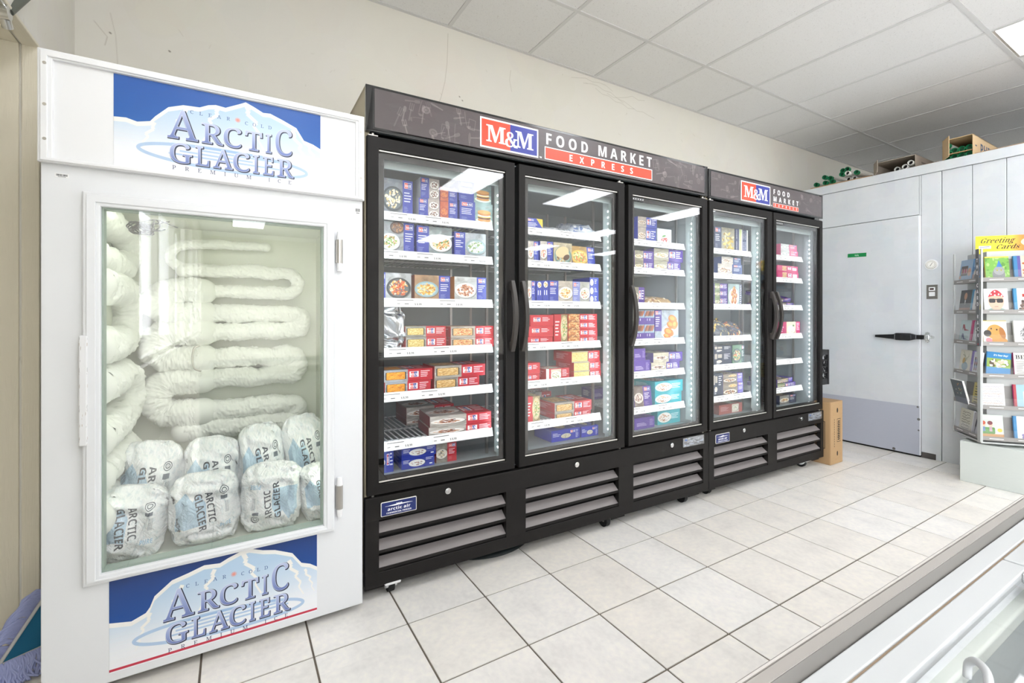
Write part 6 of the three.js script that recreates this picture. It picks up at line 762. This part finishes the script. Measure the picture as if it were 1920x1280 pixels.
    const loc = face ? new THREE.Vector3(-HALF + 0.016 - out, rows[row] - 0.0085, HALF - s) : new THREE.Vector3(-HALF + s, rows[row] - 0.0085, HALF - 0.016 + out); m.position.copy(rack.localToWorld(loc)); m.quaternion.copy(rack.quaternion); if (face) m.rotateY(-Math.PI / 2); m.rotateZ(rz); m.rotateX(tilt);
    tag(m, `${CARDS[n][0]}, ${where}`, 'card', 'greeting cards on the rack'); };
  const side = ['right face of rack', 'left face of rack'], em = (k) => edgeMats[k % edgeMats.length];
  for (let r = 0; r < 6; r++) { place(r, 0, r === 3 ? 0.094 : 0.095 - r * 0.006, 0.126, r, 0.165, em([3, 1, 3, 0, 1, 4][r]), side[0], -0.12, r === 3 ? -0.1 : 0); place(6 + r, 0, 0.245, 0.125, r, 0.165, em([0, 0, 5, 2, 2, 0][r]), side[0]);
    place(12 + r, 1, 0.213, 0.15, r, 0.165, em([0, 0, 2, 4, 1, 5][r]), side[1], r === 4 ? 0.22 : -0.12, 0, r === 4 ? 0.012 : 0); place(18 + r, 1, 0.087, 0.085, r, 0.16, em([0, 3, 3, 5, 3, 5][r]), side[1]); }
  // sign on top
  const sgn = obj('rack_sign', plate(0, 0, 0, 0.36, 0.125, 0.003), std({ map: canvas(1024, 356, (g, w, h) => { const gr = g.createLinearGradient(0, 0, w, 0); gr.addColorStop(0, '#f6ec1c'); gr.addColorStop(0.45, '#f3d43a'); gr.addColorStop(0.75, '#e0783c'); gr.addColorStop(1, '#e25a3a'); g.fillStyle = gr; g.fillRect(0, 0, w, h);
    g.fillStyle = 'rgba(255,236,205,.75)'; g.beginPath(); g.ellipse(870, 140, 180, 92, 0, 0, 7); g.fill(); g.fillStyle = '#2b2412'; g.save(); g.transform(1, 0, -0.22, 1, 60, 0); fit(g, 'Greeting', 30, 46, 520, 96, 'bold italic $px serif'); fit(g, 'Cards', 300, 176, 360, 86, 'bold italic $px serif'); fit(g, '4.49', 730, 90, 250, 96, 'bold italic $px sans-serif'); g.restore(); g.fillStyle = '#f4f2ec'; g.fillRect(50, 196, 190, 56); g.fillStyle = '#55608a'; g.fillRect(64, 210, 150, 12); g.fillRect(64, 230, 120, 8); }), roughness: 0.4 }));
  sgn.position.copy(rack.localToWorld(new THREE.Vector3(-HALF + 0.03, 1.589, HALF - 0.125))); sgn.quaternion.copy(rack.quaternion); tag(sgn, 'yellow to orange greeting card sign standing on top of the card rack', 'sign');
}

// ---------------------------------------------------------------- chest freezer in the foreground
{
  const TOP = 0.82, c = tag(group('chest_freezer', scene, [-0.42, 0, 1.431], -0.6 * Math.PI / 180), 'white chest freezer with a steel rim and sliding glass lids in the foreground', 'freezer'), L = 2.2, Dp = 0.72, enamel = std({ color: 0xb3b5b5, roughness: 0.4 });
  const prof = (pts, x0, x1) => { const s = new THREE.Shape(pts.map(([z, y]) => new THREE.Vector2(-z, y))), g = new THREE.ExtrudeGeometry(s, { depth: x1 - x0, bevelEnabled: false }); g.rotateY(Math.PI / 2); g.translate(x0, 0, 0); return g; };
  obj('cabinet', [bx(0, 0.06, 0.012, L, TOP - 0.03, 0.07, 0.004), bx(0, 0.06, Dp - 0.06, L, TOP - 0.03, Dp, 0.004), bx(0, 0.06, 0.06, 0.06, TOP - 0.03, Dp - 0.05, 0.004), bx(L - 0.06, 0.06, 0.06, L, TOP - 0.03, Dp - 0.05, 0.004), bx(0.05, 0.06, 0.05, L - 0.05, 0.3, Dp - 0.05)], M.whitePaint, c); obj('plinth', bx(0.04, 0, 0.06, L - 0.04, 0.06, Dp - 0.06), M.dark, c);
  // brushed steel rim: rolled lip, groove, flat top, sloping inner face
  say(obj('steel_rim', [prof([[0, TOP - 0.05], [0, TOP - 0.003], [0.003, TOP], [0.0048, TOP - 0.001], [0.0056, TOP - 0.004], [0.0066, TOP - 0.001], [0.0185, TOP], [0.0188, TOP - 0.05]], 0, L), bx(0, TOP - 0.05, Dp - 0.0245, L, TOP, Dp, 0.003), bx(0, TOP - 0.05, 0.0245, 0.036, TOP, Dp - 0.0245, 0.003), bx(L - 0.036, TOP - 0.05, 0.0245, L, TOP, Dp - 0.0245, 0.003)], std({ color: 0xa8a39d, roughness: 0.45, metalness: 0.25 }), c), 'brushed steel rim with a rolled lip');
  say(obj('shaded_rim_face', [prof([[0.0186, TOP - 0.05], [0.0186, TOP - 0.001], [0.0192, TOP - 0.001], [0.024, TOP - 0.016], [0.0245, TOP - 0.018], [0.0245, TOP - 0.05]], 0.03, L - 0.03)], std({ color: 0x6f6c68, roughness: 0.5 }), c), 'inner face of the rim, coloured grey for its shade'); obj('lid_rail', [bx(0.036, TOP - 0.04, 0.0248, L - 0.036, TOP - 0.012, 0.0475, 0.002), bx(0.036, TOP - 0.04, Dp - 0.0475, L - 0.036, TOP - 0.012, Dp - 0.0248, 0.002)], enamel, c); say(obj('rail_gap', bx(0.036, TOP - 0.04, 0.0473, L - 0.036, TOP - 0.0145, 0.0502), std({ color: 0x8d7a66, roughness: 0.9 }), c), 'dirty joint between rail and lid');  // inner face coloured darker than the rim to stand for its shade
  const lid = (x0, x1, y) => { const l = group('glass_lid', c); obj('lid_frame', [bx(x0, y - 0.014, 0.0502, x1, y, 0.0765, 0.002), bx(x0, y - 0.014, Dp - 0.0765, x1, y, Dp - 0.0502, 0.002), bx(x0, y - 0.014, 0.0765, x0 + 0.03, y, Dp - 0.0765, 0.002), bx(x1 - 0.03, y - 0.014, 0.0765, x1, y, Dp - 0.0765, 0.002)], enamel, l); say(obj('glass_pane', bx(x0 + 0.028, y - 0.009, 0.0745, x1 - 0.028, y - 0.004, Dp - 0.0745), M.glass, l), 'sliding glass pane'); return l; };
  const la = lid(0.04, 1.16, TOP - 0.012), lb = lid(1.165, L - 0.04, TOP - 0.012);
  const handle = (hx) => tube([[hx - 0.004, TOP - 0.018, 0.103], [hx - 0.004, TOP - 0.004, 0.104], [hx - 0.008, TOP + 0.004, 0.11], [hx - 0.02, TOP + 0.007, 0.12], [hx - 0.045, TOP + 0.008, 0.129], [hx - 0.08, TOP + 0.008, 0.134], [hx - 0.16, TOP + 0.008, 0.134], [hx - 0.195, TOP + 0.004, 0.12], [hx - 0.205, TOP - 0.018, 0.104]], 0.0037, 60, 12);
  say(obj('handle', handle(0.828), enamel, la), 'bent white tube handle'); obj('handle', handle(1.3), enamel, lb);
  say(obj('inner_ledge', [bx(0.06, TOP - 0.07, 0.06, L - 0.06, TOP - 0.05, 0.083, 0.004), bx(0.06, TOP - 0.2, 0.062, L - 0.06, TOP - 0.075, 0.076, 0.004)], std({ color: 0xd5dad2, roughness: 0.5 }), c), 'pale plastic ledge inside'); say(obj('frosty_liner', [bx(0.06, 0.3, 0.07, L - 0.06, 0.31, Dp - 0.06), bx(0.06, 0.3, 0.07, L - 0.06, TOP - 0.06, 0.078), bx(0.06, 0.3, Dp - 0.07, L - 0.06, TOP - 0.06, Dp - 0.06)], std({ color: 0xaab1b0, roughness: 0.8 }), c), 'frosted inner walls');
  const fb = printed('#868b90', ['#6f7479', '#9a9fa4', '#5d6267', '#b0b5b9']);
  for (const [x, z, rz, lab] of [[0.98, 0.29, 0.02, 'grey plastic bag of frozen goods in the chest freezer, under the handle'], [1.335, 0.29, -0.02, 'grey plastic bag of frozen goods in the chest freezer, right of the handle'], [0.625, 0.29, 0.02, 'grey plastic bag of frozen goods in the chest freezer, left of the handle']]) { const m = obj('frozen_bag', pillow(0.335, 0.4, 0.39, 0.1, 26, x * 9), fb); m.position.copy(c.localToWorld(new THREE.Vector3(x, 0.515, z))); m.rotation.set(-Math.PI / 2, 0, rz); tag(m, lab, 'bag'); }
  const card = obj('notice_card', bx(0, 0, 0, 0.12, 0.0012, 0.16, 0.0005), std({ color: 0xf6f6f6, roughness: 0.6 })); card.position.copy(c.localToWorld(new THREE.Vector3(0.853, TOP - 0.0152, 0.139))); card.rotation.y = -0.6; tag(card, 'blank white card lying on the glass lid at the lower right corner', 'card');
}

// ---------------------------------------------------------------- dust mop beside the ice freezer
{
  const m = tag(group('dust_mop', scene, [-0.835, 0.004, -0.42], 0.45), 'blue dust mop head with a lilac yarn fringe, standing left of the ice freezer', 'mop'), yarn = std({ color: 0xa9b1dc, roughness: 0.95 }), strands = [];
  const lean = (x, y, z) => [x + y * 0.28, y * 0.97, z - y * 0.25];
  const pad = new THREE.Shape([[-0.045, 0.055], [0.13, 0.06], [0.13, 0.21], [0.075, 0.215]].map((p) => new THREE.Vector2(...p)));
  const flatPad = (s, z, d, mat, name) => { const g = new THREE.ExtrudeGeometry(s, { depth: d, bevelEnabled: true, bevelThickness: 0.002, bevelSize: 0.002, bevelSegments: 1 }); g.rotateX(-0.25); g.translate(0, 0, z); return obj(name, g, mat, m); };
  say(flatPad(pad, 0.012, 0.006, std({ color: 0x2878a0, roughness: 0.95, bumpMap: again(grain, 20), bumpScale: 0.001 }), 'mop_backing'), 'teal blue cloth backing');
  const b = (p, q) => { const f = ([x, y]) => [x, y * 0.97, 0.022 - y * 0.247]; return bar(f(p), f(q), 0.0055, 8); };
  say(obj('binding', [b([-0.05, 0.052], [0.13, 0.057]), b([-0.05, 0.052], [0.072, 0.218]), b([0.072, 0.218], [0.13, 0.213])], std({ color: 0xc9c8c4, roughness: 0.9 }), m), 'pale grey binding tape');
  for (let i = 0; i < 230; i++) { const t = rnd(), along = rnd() < 0.55; let p; if (along) { const x = -0.06 + 0.2 * t; p = [[x, 0.055, 0.012], [x + rr(-0.01, 0.01), 0.04, 0.034], [x + rr(-0.02, 0.012), 0.018, 0.045 + rr(0, 0.02)], [x + rr(-0.025, 0.015), 0.004, 0.05 + rr(0, 0.035)]]; } else { const x = -0.05 + 0.122 * t, y = 0.052 + 0.166 * t, z = 0.012 - y * 0.24; p = [[x, y, z], [x - 0.025, y + 0.016 + rr(-0.01, 0.01), z + 0.012], [x - 0.055 + rr(-0.008, 0.008), y - 0.004 + rr(-0.014, 0.008), z + 0.01], [x - 0.07 + rr(-0.015, 0.01), Math.max(0.006, y - 0.045 + rr(-0.02, 0.01)), z + 0.008]]; }
    strands.push(tube(p, rr(0.0028, 0.0042), 10, 6)); }
  const fr = obj('fringe', strands, yarn, m); fr.userData.kind = 'stuff'; fr.userData.label = 'lilac yarn fringe';
}
renderer.render(scene, camera);
